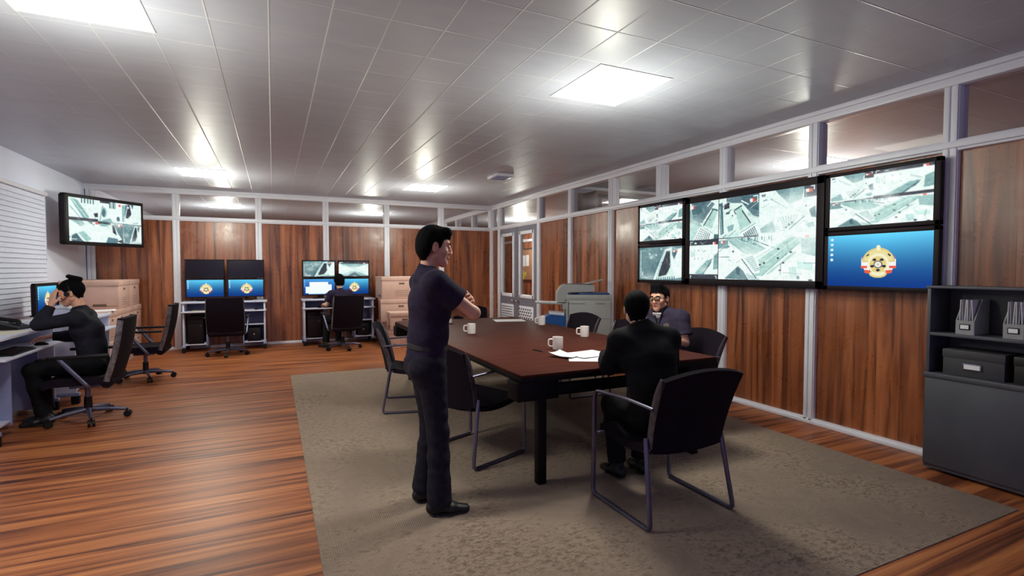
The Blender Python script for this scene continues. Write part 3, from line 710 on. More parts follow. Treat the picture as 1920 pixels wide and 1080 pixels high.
dup(cc, 'black conference chair behind the standing man\'s legs, at the near left table corner', (1.46, 3.913, .005), R(22.2 - 90))
dup(cc, 'black conference chair half hidden by the standing man, farther along the left table side', (1.36, 5.555, .005), R(-14.4 - 90))
dup(cc, 'black conference chair at the far end of the table, past the standing man\'s elbow', (2.79, 7.25, .005), R(180))
ca = dup(cc, 'conference chair across the table in front of the copier', (3.36, 5.64, .005), R(90 + 6))
dup(cc, 'conference chair between the copier and the man with glasses, mostly hidden', (3.36, 4.70, .005), R(90))
dup(cc, 'conference chair of the man with glasses, under the big screen', (3.40, 3.70, .005), R(90 - 4))

# ------------------------------------------------------------------ things on the table
TZ = .7905
mug0 = thing('mug', 'white mug nearest the viewer, beside the loose papers on the table', 'mug', (2.281, 3.93, TZ), 0, 'white mugs on the conference table')
MB().lathe([(.036, 0), (.044, .003), (.046, .012), (.047, .105), (.0465, .112), (.043, .112), (.042, .104), (.041, .014), (.0, .010)]).build('cup', 'mug', mug0)
MB().tube(fillet([(-.044, 0, .09), (-.082, 0, .092), (-.085, 0, .03), (-.044, 0, .026)], .03, 6), .0075, 8, flat=1.2).build('handle', 'mug', mug0, 60)
mug0.rotation_euler.z = R(-20)
for lab, loc, rz in (('white mug in front of the standing man\'s elbow on the table', (1.976, 5.30, TZ), -18), ('white mug on the far part of the table, in front of the blue copier tray', (3.10, 5.75, TZ), -20),
                     ('white mug between the copier and the man in the suit, on the table', (2.965, 4.55, TZ), -22), ('white mug mostly hidden behind the standing man\'s waist', (2.10, 6.50, TZ), 20)):
    dup(mug0, lab, loc, R(rz))
def sheet(name, label, loc, rz, w=.21, h=.297, mat='paper', group=None, lift=0, curl=0.0):
    mb = MB(); mb.shell(lambda u, v: ((u - .5) * w, (v - .5) * h, lift + curl * ((u - .5) ** 2 + (v - .3) ** 2)), 6, 6, .0008)
    o = mb.build(name, mat, None, 60); o.location = loc; o.rotation_euler.z = rz; return tag(o, label, 'paper', group)
gp = 'loose papers beside the man in the suit'
sheet('paper_sheet', 'white sheet lying flat, nearest the edge of the table beside the suited man', (2.30, 3.42, TZ), R(62), .3, .38, 'paper', gp, 0)
sheet('paper_sheet', 'white sheet under the others, tilted toward the mug near the suited man', (2.37, 3.58, TZ + .003), R(100), .28, .36, 'paper', gp, 0, .008)
sheet('paper_sheet', 'small crumpled white sheet at the left tip of the loose papers', (2.13, 3.57, TZ + .004), R(24), .16, .2, 'paper', gp, 0, .05)
sheet('paper_sheet', 'single pale sheet at the far end of the table, in front of the double door', (2.97, 6.46, TZ), R(-14), .42, .32)
pen = thing('pen', 'black pen lying on the table left of the nearest mug', 'pen', (2.078, 3.915, TZ), R(-80))
MB().cyl((-.075, 0, .005), (.055, 0, .005), .005, n=10).build('barrel', 'black_plastic', pen)
MB().cyl((.055, 0, .005), (.078, 0, .005), .005, .001, 10).build('tip', 'steel', pen)
MB().b2((-.07, -.002, .009), (-.03, .002, .012)).build('clip', 'steel', pen)

# ------------------------------------------------------------------ five-star office chair, faces local +y
def office_chair(label, loc, rz, star):
    t = thing('office_chair', label, 'chair', loc, rz, 'black swivel chairs at the workstations')
    b = MB().cyl((0, 0, .075), (0, 0, .13), .042, .034, 16).build('star_base', 'base_steel', t)
    for k in range(5):
        a = star + k * 2 * PI / 5; c, s = math.cos(a), math.sin(a)
        mb = MB().tube([(.02 * c, .02 * s, .108), (.17 * c, .17 * s, .098), (.31 * c, .31 * s, .078)], [.028, .022, .017], 10, flat=.8)
        mb.build('base_arm', 'base_steel', b, 60)
        w = MB()
        for q in (-1, 1):
            o = Vector((-s * .017 * q, c * .017 * q, 0)); ctr = Vector((.32 * c, .32 * s, .0335))
            w.cyl(ctr + o - Vector((-s, c, 0)) * .011, ctr + o + Vector((-s, c, 0)) * .011, .033, n=16)
        w.cyl((.315 * c, .315 * s, .05), (.312 * c, .312 * s, .085), .01); w.build('caster', 'black_plastic', b)
    MB().cyl((0, 0, .12), (0, 0, .235), .036, .033, 16).build('column_sleeve', 'black_plastic', t)
    MB().cyl((0, 0, .235), (0, 0, .36), .024, n=16).box((0, 0, .352), (.2, .24, .025), bev=.006).build('gas_column', 'base_steel', t)
    def pad(u, v):
        x = (u - .5) * 2; y = -.2 + .5 * v; return (x * (.265 - .03 * v ** 3), y, .455 + .012 * x * x - .03 * max(0, v - .7) ** 2 * 10)
    mb = MB().shell(pad, 12, 12, -.075); mb.build('seat', 'black_fabric', t, 60)
    def back(u, v):
        x = (u - .5) * 2; return (x * (.268 + .01 * math.sin(v * PI)), -.185 - .13 * v - .02 * (1 - x * x) - .02 * math.sin(v * PI), .40 + .625 * v)
    MB().shell(back, 12, 16, .05).build('backrest', 'black_fabric', t, 60)
    MB().tube([(-.262, -.215, .405), (.262, -.215, .405)], .052, 14).build('back_roll', 'black_fabric', t, 60)
    for s in (-1, 1):
        e = [Vector(back((s + 1) / 2, .03 + .94 * v / 8)) + Vector((s * .005, -.025, 0)) for v in range(9)]
        MB().tube(e, .026, 10, flat=.42, up=(0, 1, 0)).build('edge_trim', 'edge_grey', t, 60)
        MB().box((s * .315, -.015, .678), (.048, .47, .03), bev=.012).build('arm_pad', 'black_plastic', t)
        MB().tube(fillet([(s * .315, .13, .668), (s * .3, -.08, .385), (s * .18, -.06, .36)], .03), .015, 10, flat=1.4, up=(1, 0, 0)).build('arm_strut', 'base_steel', t, 60)
    return t
oc = office_chair('black swivel chair of the seated person with the headset, nearest at the left', (-1.69, 6.37, 0), R(90), R(-18))
dup(oc, 'empty black swivel chair facing left, beside the big cardboard boxes', (-1.60, 8.43, 0), R(90))
dup(oc, 'empty black swivel chair with its back to us, at the workstation with two blue desktops', (-.735, 10.2, 0), R(-2))
dup(oc, 'black swivel chair of the person at the CCTV workstation, turned a little left', (1.17, 10.08, 0), R(14))

# ------------------------------------------------------------------ computer desk, user sits at local -y
def desk(label, loc, rz):
    t = thing('computer_desk', label, 'desk', loc, rz, 'white computer desks')
    MB().b2((-.70, .0, .885), (.70, .56, .912), .006).build('desktop', 'desk_white', t)
    MB().b2((-.685, -.06, .72), (.685, .36, .742), .006).build('keyboard_tray', 'desk_white', t)
    for s in (-1, 1):
        MB().b2((s * .655 - .014, .03, .1), (s * .655 + .014, .53, .885), .003).build('end_panel', 'desk_white', t)
        f = MB().b2((s * .655 - .03, .0, .085), (s * .655 + .03, .545, .125), .01)
        f.build('foot_rail', 'desk_blue', t)
        for y in (.04, .50): MB().b2((s * .655 - .028, y - .04, .0), (s * .655 + .028, y + .04, .10), .012).build('foot', 'black_plastic', t)
    MB().b2((-.305, .05, .1), (-.285, .5, .72), .003).build('inner_panel', 'desk_blue', t)
    MB().b2((.285, .05, .1), (.305, .5, .72), .003).build('inner_panel', 'desk_blue', t)
    MB().b2((-.64, .06, .125), (-.3, .5, .145), .003).build('shelf', 'desk_white', t)
    MB().b2((.3, .06, .125), (.64, .5, .145), .003).build('shelf', 'desk_white', t)
    MB().b2((.3, .06, .455), (.64, .5, .475), .003).build('shelf', 'desk_white', t)
    MB().b2((.3, .49, .14), (.64, .5, .885)).build('back_panel', 'desk_blue', t)
    MB().b2((-.64, .50, .745), (.3, .51, .885)).build('modesty_strip', 'desk_blue', t)
    return t
d0 = desk('white computer desk with two blue desktops, left against the wood wall', (-.815, 10.73, 0), 0)
D2X = 1.20
dup(d0, 'white computer desk with four lit displays, right against the wood wall', (D2X, 10.73, 0), 0)
L1 = (-2.10, 6.34); L2 = (-1.98, 7.86)
dup(d0, 'white computer desk at the left wall where the person with the headset sits', (*L1, 0), R(90))
dup(d0, 'white computer desk at the left wall with one blue desktop display, beyond the headset person', (*L2, 0), R(90))

def tower(label, loc, rz):
    t = thing('computer_tower', label, 'computer', loc, rz, 'black computer towers')
    MB().b2((-.125, .0, 0), (.125, .38, .51), .012).build('case', 'black_plastic', t)
    MB().b2((-.118, -.008, .012), (.118, .004, .5), .006).b2((-.1, -.012, .38), (.1, -.004, .42), .003).b2((-.1, -.012, .44), (.1, -.004, .48), .003).build('front_panel', 'bezel', t)
    MB().cyl((.08, -.014, .33), (.08, -.004, .33), .012).build('power_button', 'steel', t)
    return t
tw0 = tower('black computer tower under the desk with two blue desktops', (-.815 - .475, 10.80, .1455), 0)
dup(tw0, 'black computer tower under the desk of the CCTV workstation', (D2X - .475, 10.80, .1455), 0)
def speaker(label, loc, rz):
    t = thing('loudspeaker', label, 'speaker', loc, rz, 'small black loudspeakers')
    MB().b2((-.11, 0, 0), (.11, .24, .25), .012).build('cabinet', 'black_plastic', t)
    MB().cyl((0, .004, .125), (0, -.008, .125), .08, n=24).build('cone_ring', 'bezel', t)
    MB().sph((0, -.006, .125), (.022, .012, .022), 12).build('dust_cap', 'steel', t)
    return t
sp0 = speaker('small black loudspeaker on the low shelf of the desk with two blue desktops', (-.815 + .47, 10.80, .1455), 0)
dup(sp0, 'small black loudspeaker on the low shelf of the CCTV workstation', (D2X + .47, 10.80, .1455), 0)

def keyboard(label, loc, rz):
    t = thing('keyboard', label, 'keyboard', loc, rz, 'black keyboards')
    MB().prism([(-.085, 0), (.085, 0), (.085, .024), (-.085, .012)], 'x', -.235, .235).build('body', 'black_plastic', t)
    k = MB()
    for j in range(5):
        for i in range(15): k.box((-.205 + i * .0293, -.06 + j * .03, .021 + j * .0022), (.024, .024, .01))
    k.build('keys', 'bezel', t, 0); return t
kb0 = keyboard('black keyboard under the hand of the headset person, left edge of the photo', (-2.15, 6.10, .7425), R(90))
dup(kb0, 'black keyboard on the tray of the CCTV workstation', (D2X - .17, 10.79, .7425), 0)
def mouse(label, loc, rz):
    t = thing('computer_mouse', label, 'mouse', loc, rz, 'black computer mice')
    MB().sph((0, 0, .006), (.033, .058, .028), 18).xf(Matrix.Identity(4)).build('shell', 'black_plastic', t)
    MB().cyl((-.004, .03, .031), (.004, .03, .031), .006, n=10).build('scroll_wheel', 'steel', t); return t
def mouse_fix(o):
    for c in [x for x in bpy.data.objects if x.parent == o and x.type == 'MESH' and x.name.startswith('shell')]:
        for v in c.data.vertices: v.co.z = max(v.co.z, 0)
ms0 = mouse('black computer mouse under the hand of the headset person', (-2.115, 6.62, .7425), R(90)); mouse_fix(ms0)
dup(ms0, 'black computer mouse on the right of the tray with two blue desktops', (-.815 + .52, 10.78, .7475), 0)
ph = thing('desk_phone', 'black desk phone on the white desk at the left edge of the photo', 'phone', (-2.33, 6.62, .9125), R(78))
MB().prism([(-.11, 0), (.11, 0), (.11, .075), (.03, .06), (-.11, .022)], 'x', -.11, .11).build('base', 'black_plastic', ph)
k = MB()
for i in range(3):
    for j in range(4): k.box((.0 + i * .03, -.075 + j * .03, .036 + j * .011), (.022, .02, .012), rot=Euler((R(15), 0, 0)))
k.build('keys', 'steel', ph, 0)
MB().tube(fillet([(-.07, -.10, .055), (-.07, -.095, .085), (-.07, .105, .118), (-.07, .115, .085)], .03), .019, 12).build('handset', 'black_plastic', ph, 60)
MB().b2((.0, .045, .064), (.085, .095, .078)).build('display', 'desk_white', ph)
# papers and odds on the desks
sheet('paper_sheet', 'cream papers on the tray, left half of the desk with two blue desktops', (-.815 - .36, 10.83, .7425), R(4), .34, .24, 'paper_cream', None, 0, .02)
sheet('paper_sheet', 'white paper on the tray under the right blue desktop', (-.815 + .40, 10.83, .7425), R(-7), .3, .22, 'paper', None, 0, .02)
sheet('paper_sheet', 'pale sheet on the desk beside the black desk phone', (-2.28, 6.28, .9125), R(80), .42, .3, 'paper_cream')
sheet('paper_sheet', 'white sheet on the back of the cardboard boxes behind the headset person', (-2.36, 9.42, .8835), R(10), .42, .34, 'paper', None, 0, .02)
sheet('paper_sheet', 'white sheet on top of the cardboard boxes right of the CCTV workstation', (2.33, 10.62, 1.3565), R(6), .36, .28)

# ------------------------------------------------------------------ desk displays on twin stands
def stand(label, loc, rz):
    t = thing('monitor_stand', label, 'stand', loc, rz, 'monitor stands')
    MB().box((0, .02, .009), (.24, .17, .018), bev=.006).build('base', 'black_plastic', t)
    MB().cyl((0, .075, .015), (0, .075, .66), .017, n=14).build('pole', 'black_plastic', t)
    for z in (.235, .595): MB().box((0, .052, z), (.12, .03, .1), bev=.004).build('mount_plate', 'black_plastic', t)
    return t
st0 = None; gm = 'desk displays'
def station(cx, cy, z, rz, cells, names):
    global st0
    for k, (dx, top, bot) in enumerate(cells):
        c, s = math.cos(rz), math.sin(rz); px, py = cx + dx * c - .30 * s, cy + dx * s + .30 * c
        lab = names[k][0]
        if st0 is None: st0 = stand(lab, (px, py, z), rz)
        else: dup(st0, lab, (px, py, z), rz)
        for kind, zz, lb in ((top, .597, names[k][1]), (bot, .237, names[k][2])):
            if lb: monitor('monitor', lb, 'monitor', (px, py, z + zz), rz, .635, .352, .022, kind, 96, .035, gm)
station(-.815, 10.73, .9125, 0, [(-.33, None, 'desktop'), (.34, None, 'desktop')],
        [('black stand of the left display pair before the wood wall', 'switched-off dark monitor, upper left of the workstation with two blue desktops', 'monitor with blue desktop and badge, left one under the switched-off screens'),
         ('black stand of the display pair beside the left workstation\'s right end', 'switched-off dark monitor, upper right of the workstation with two blue desktops', 'monitor with blue desktop and badge, right one under the switched-off screens')])
station(D2X, 10.73, .9125, 0, [(-.36, 'ramp', 'docs'), (.315, 'cross', 'desktop')],
        [('black stand left of the person at the CCTV workstation', 'monitor with a dark curved road, upper left at the CCTV workstation', 'monitor with white documents on blue, lower left at the CCTV workstation'),
         ('black stand hidden right of the person at the CCTV workstation', 'monitor with a pale road crossing, upper right at the CCTV workstation', 'monitor with blue desktop and badge, right of the head of the CCTV person')])
t = dup(st0, 'black stand of the display on the left wall desk', (-2.62, 8.33, .9125), R(90))
for c in [x for x in bpy.data.objects if x.parent == t]:
    if c.name.startswith('pole'): c.scale.z = .48
    if c.name.startswith('mount_plate') and c.data.vertices[0].co.z > .4: bpy.data.objects.remove(c)
monitor('monitor', 'monitor with blue desktop and badge, in front of the headset person\'s face', 'monitor', (-2.60, 8.33, 1.135), R(90), .74, .39, .022, 'desktop', 96, .035, gm)
dt = thing('paper_tray', 'white paper tray on the desk behind the headset person\'s arm', 'tray', (-2.2, 7.62, .9125), R(75))
MB().b2((-.16, -.12, 0), (.16, .12, .008), .002).build('lower_tray', 'desk_white', dt)
MB().b2((-.16, -.12, .13), (.16, .12, .14), .002).b2((-.16, -.12, 0), (-.15, .12, .14)).b2((.15, -.12, 0), (.16, .12, .14)).build('upper_tray', 'desk_white', dt)
MB().prism([(-.1, .141), (.1, .141), (.1, .155), (-.1, .2)], 'x', -.14, .14).build('paper_pile', 'paper', dt)

# ------------------------------------------------------------------ cardboard archive boxes, label end faces local +x
gb = 'cardboard archive boxes'
def box_proto(name, label, loc, rz, lx, ly, lz):
    t = thing(name, label, 'box', loc, rz, gb)
    lid = .085
    MB().b2((-lx / 2 + .008, -ly / 2 + .008, 0), (lx / 2 - .008, ly / 2 - .008, lz - .012), .004).build('body', 'card', t)
    MB().b2((-lx / 2, -ly / 2, lz - lid), (lx / 2, ly / 2, lz), .008).build('lid', 'card', t)
    for s in (-1, 1):
        h = MB().b2((s * (lx / 2 - .008) - .002, -.055, lz - lid - .07), (s * (lx / 2 - .008) + .002, .055, lz - lid - .035), .001)
        h.build('hand_hole', 'card_dark', t)
    lb = MB()
    for i in range(4): lb.b2((lx / 2 - .0085, -.14, .06 + i * .035), (lx / 2 - .0072, .14, .066 + i * .035))
    lb.build('printed_lines', 'card_dark', t, 0)
    s = MB().b2((lx * .05, -ly / 2 + .0072, .045), (lx * .28, -ly / 2 + .0085, .085)); s.b2((-lx / 2 + .02, -ly / 2 + .0072, .05), (lx / 2 - .02, -ly / 2 + .0084, .056)); s.build('side_slot', 'card_dark', t, 0)
    return t
b0 = box_proto('archive_box', 'upper cardboard box of the left corner pile, nearer one with wide blank side', (-2.53, 10.06, .8835), 0, .74, .67, .445)
dup(b0, 'upper cardboard box of the left corner pile, against the wood wall', (-2.53, 10.735, .8835), 0)
names = ['nearest the swivel chair', 'second from the swivel chair', 'third from the swivel chair', 'nearest the wood wall']
for layer in (0, 1):
    for k in range(4):
        c = dup(b0, 'cardboard box in the %s layer of the left corner pile, %s' % (('bottom', 'middle')[layer], names[k]), (-2.53, 9.36 + k * .515, .0 + layer * .4415), 0)
        c.scale = (1, .762, .99)
b1 = box_proto('archive_box', 'tan cardboard box topmost of the tall stack right of the CCTV workstation', (2.34, 10.62, .905), R(-90), .72, .80, .45)
c = dup(b1, 'tan cardboard box second from the top of the stack right of the CCTV workstation', (2.35, 10.57, .4525), R(-96))
c = dup(b1, 'cardboard box at the floor under the tall stack beside the CCTV workstation', (2.36, 10.66, 0), R(-90))
b2 = box_proto('archive_box', 'small mauve-tan cardboard box on another, left of the standing man\'s back', (2.28, 9.95, .3425), R(-90), .4, .56, .335)
c = dup(b2, 'small cardboard box on the floor turned to show its corner, left of the standing man', (2.27, 9.93, 0), R(-56))

# ------------------------------------------------------------------ copier
cp = thing('copier', 'grey office copier with blue glass and paper trays beside the double door', 'copier', (4.335, 6.60, .0055), R(-26))
MB().b2((-.33, -.25, .03), (.33, .25, 1.10), .015).b2((-.34, -.26, 1.04), (.34, .26, 1.12), .01).build('main_body', 'copier', cp)
MB().b2((-.31, -.255, .06), (-.29, -.245, 1.02)).b2((-.31, -.256, .5), (.31, -.25, .505)).b2((-.31, -.256, .76), (.31, -.25, .765)).b2((-.3, -.258, .985), (-.05, -.25, .992)).b2((.1, -.258, .985), (.25, -.25, .992)).build('panel_seams', 'copier_dark', cp)
MB().b2((-.3, -.24, 1.12), (.31, .22, 1.145), .008).build('scanner_glass', 'copier_blue', cp)
MB().prism([(-.46, 1.0), (-.46, 1.14), (-.40, 1.24), (-.34, 1.27), (.1, 1.26), (.1, 1.16), (-.3, 1.15), (-.3, 1.0)], 'y', -.16, .2).build('document_feeder', 'copier', cp)
MB().box((-.14, .02, 1.272), (.4, .3, .012), bev=.004).build('feeder_lid', 'copier_dark', cp)
MB().box((.08, .02, 1.3), (.34, .28, .014), bev=.004, rot=Euler((0, R(-14), 0))).build('feeder_tray', 'copier', cp)
MB().box((-.57, .0, .985), (.42, .36, .022), bev=.006, rot=Euler((0, R(2), 0))).b2((-.38, -.18, .9), (-.33, .18, .99)).build('output_tray', 'copier', cp)
MB().box((-.58, .0, 1.0), (.33, .28, .01), rot=Euler((0, R(2), R(6)))).build('printed_sheet', 'paper', cp)
MB().b2((-.27, -.245, 1.13), (-.14, -.2, 1.15), .004).build('control_panel', 'black_plastic', cp)
MB().prism([(-.76, .38), (-.33, .30), (-.33, .80), (-.55, .82), (-.74, .74)], 'y', -.2, .2).build('side_tray', 'blue_tray', cp)
MB().box((-.46, 0, .83), (.22, .26, .04), rot=Euler((0, R(4), 0))).build('paper_stack', 'paper', cp)
for sx in (-1, 1):
    for sy in (-1, 1): MB().cyl((sx * .27, sy * .19, 0), (sx * .27, sy * .19, .035), .025).build('foot', 'black_plastic', cp)

# ------------------------------------------------------------------ grey bookcase on the right
bc = thing('bookcase', 'grey bookcase with open shelves over a closed cupboard, at the right edge', 'bookcase', (4.43, 1.45, 0))
X1 = .282
MB().b2((0, -.71, .02), (X1, .70, .70), .004).b2((-.012, -.715, .70), (X1, .71, .735), .006).build('cupboard', 'cabinet', bc)
for n, y in (('side_panel', .69), ('side_panel', -.69)): MB().b2((0, y - .012, .735), (X1, y + .012, 1.36), .003).build(n, 'cabinet', bc)
MB().b2((X1 - .012, -.68, .735), (X1, .68, 1.36)).build('back_panel', 'cabinet', bc)
MB().b2((0, -.68, 1.012), (X1 - .012, .68, 1.034), .003).build('shelf', 'cabinet', bc)
MB().b2((-.006, -.71, 1.36), (X1, .71, 1.378), .004).build('top_board', 'cabinet', bc)
for s in (-1, 1):
    d = MB().b2((-.01, s * .355 - .345, .05), (.0, s * .355 + .345, .685), .003).build('cupboard_door', 'cabinet', bc)
def magfile(label, y):
    t = thing('magazine_file', label, 'file', (4.47, y, 1.0345), 0, 'grey magazine files on the upper shelf')
    w = .052
    for s in (-1, 1): MB().prism([(0, 0), (.2, 0), (.2, .25), (.1, .25), (0, .1)], 'y', s * w - .003, s * w + .003).build('side_wall', 'file_grey', t)
    MB().b2((-.002, -w, 0), (.004, w, .1)).b2((.196, -w, 0), (.2, w, .25)).b2((0, -w, 0), (.2, w, .004)).build('front_wall', 'file_grey', t)
    MB().b2((-.007, -.03, .035), (-.002, .03, .075), .001).build('label_holder', 'black_plastic', t)
    MB().b2((-.0085, -.024, .041), (-.0065, .024, .069)).build('label_card', 'paper', t)
    for i in range(6):
        MB().box((.095, -.036 + i * .0145, .128), (.17, .003, .24), rot=Euler((R((-3, 2, -1, 3, -2, 1)[i]), 0, 0))).build('document', ('paper', 'binder_grey', 'paper', 'paper', 'binder_grey', 'paper')[i], t)
    return t
mf = magfile('grey magazine file at the far end of the upper shelf, left one', 1.935)
dup(mf, 'grey magazine file in the middle of the upper shelf', (4.47, 1.67, 1.0345), 0)
dup(mf, 'grey magazine file cut by the right edge of the photo', (4.47, 1.50, 1.0345), 0)
def storage(label, y, mat, ly):
    t = thing('storage_box', label, 'box', (4.455, y, .7355), 0, 'lidded storage boxes')
    MB().b2((.004, -ly / 2 + .004, 0), (.236, ly / 2 - .004, .165), .003).build('body', mat, t)
    MB().b2((0, -ly / 2, .125), (.24, ly / 2, .185), .005).build('lid', mat, t)
    MB().b2((-.004, -.055, .05), (.004, .055, .095), .002).build('label_holder', 'steel', t)
    MB().b2((-.0055, -.046, .057), (-.0035, .046, .088)).build('label_card', 'paper', t); return t
storage('dark grey lidded box with metal label holder on the lower shelf', 1.88, 'file_dark', .36)
storage('black lidded box with metal label holder on the lower shelf, right of the grey one', 1.49, 'file_black', .34)

# ------------------------------------------------------------------ corridor things seen through glass
pb = thing('pinboard', 'cork pinboard on the corridor wall, seen through the door pane', 'pinboard', (7.585, 15.18, 1.66))
MB().b2((-.02, -.52, -.5), (.01, .52, .5)).build('cork_panel', 'cork', pb, 0)
mb = MB()
for lo, hi in (((-.55, -.53), (.55, -.49)), ((-.55, .49), (.55, .53)), ((-.55, -.53), (-.51, .53)), ((.51, -.53), (.55, .53))): mb.b2((-.03, lo[0], lo[1]), (.01, hi[0], hi[1]))
mb.build('frame', 'dark_wood_frame', pb, 0)
for i, (y, z) in enumerate(((.36, .17), (.08, .12), (-.16, .13))):
    o = MB().b2((-.026, y - .1, z - .18), (-.022, y + .1, z + .18)).build('pinned_sheet', 'paper', None, 0); o.location = pb.location
    tag(o, ('white sheet on the pinboard, left of three', 'white sheet on the pinboard, middle of three', 'white sheet on the pinboard, right of three')[i], 'paper', 'sheets on the pinboard')
for i, (y, z) in enumerate(((.40, -.12), (.16, -.27), (.05, -.36), (.12, -.43), (-.02, -.30))):
    o = MB().b2((-.030, y - .055, z - .06), (-.027, y + .055, z + .06)).build('sticky_note', 'yellow_note', None, 0); o.location = pb.location
    tag(o, ('yellow note on the pinboard left of the others', 'yellow note at the top of the pinboard cluster', 'yellow note inside the pinboard cluster', 'lowest yellow note on the pinboard', 'yellow note at the right of the pinboard cluster')[i], 'note', 'yellow notes on the pinboard')
bk = thing('tall_bookcase', 'tall brown bookcase in the corridor, seen through the transom', 'bookcase', (5.75, 7.55, 0))
MB().b2((-.75, -.2, 0), (-.70, .2, 2.84)).build('side_panel', 'bookcase_brown', bk, 0); MB().b2((.70, -.2, 0), (.75, .2, 2.84)).build('side_panel', 'bookcase_brown', bk, 0)
MB().b2((-.7, .17, 0), (.7, .2, 2.84)).build('back_panel', 'bookcase_brown', bk, 0); MB().b2((-.75, -.21, 2.79), (.75, .2, 2.84)).build('top_board', 'bookcase_brown', bk, 0)
for z in (.05, .6, 1.15, 1.7, 2.25): MB().b2((-.7, -.2, z), (.7, .17, z + .03)).build('shelf', 'bookcase_brown', bk, 0)
for i, (x, w, m, h) in enumerate(((-.56, .13, 'bookcase_brown', .44), (-.33, .27, 'binder_grey', .44), (-.09, .16, 'binder_purple', .44), (.14, .22, 'binder_grey', .43), (.4, .22, 'binder_grey', .42))):
    o = thing('binder', ('brown binder in the tall corridor bookcase', 'wide grey binder left of the purple one in the corridor', 'purple binder in the tall corridor bookcase', 'grey binder just right of the purple one in the corridor', 'grey binder at the right in the tall corridor bookcase')[i], 'binder', (5.75 + x, 7.45, 2.2805), 0, 'binders in the corridor')
    MB().b2((-w / 2, -.1, 0), (w / 2, .12, h)).build('cover', m, o, 0); MB().b2((-w / 2 + .02, -.103, .1), (w / 2 - .02, -.099, .28)).build('spine_label', 'paper', o, 0)
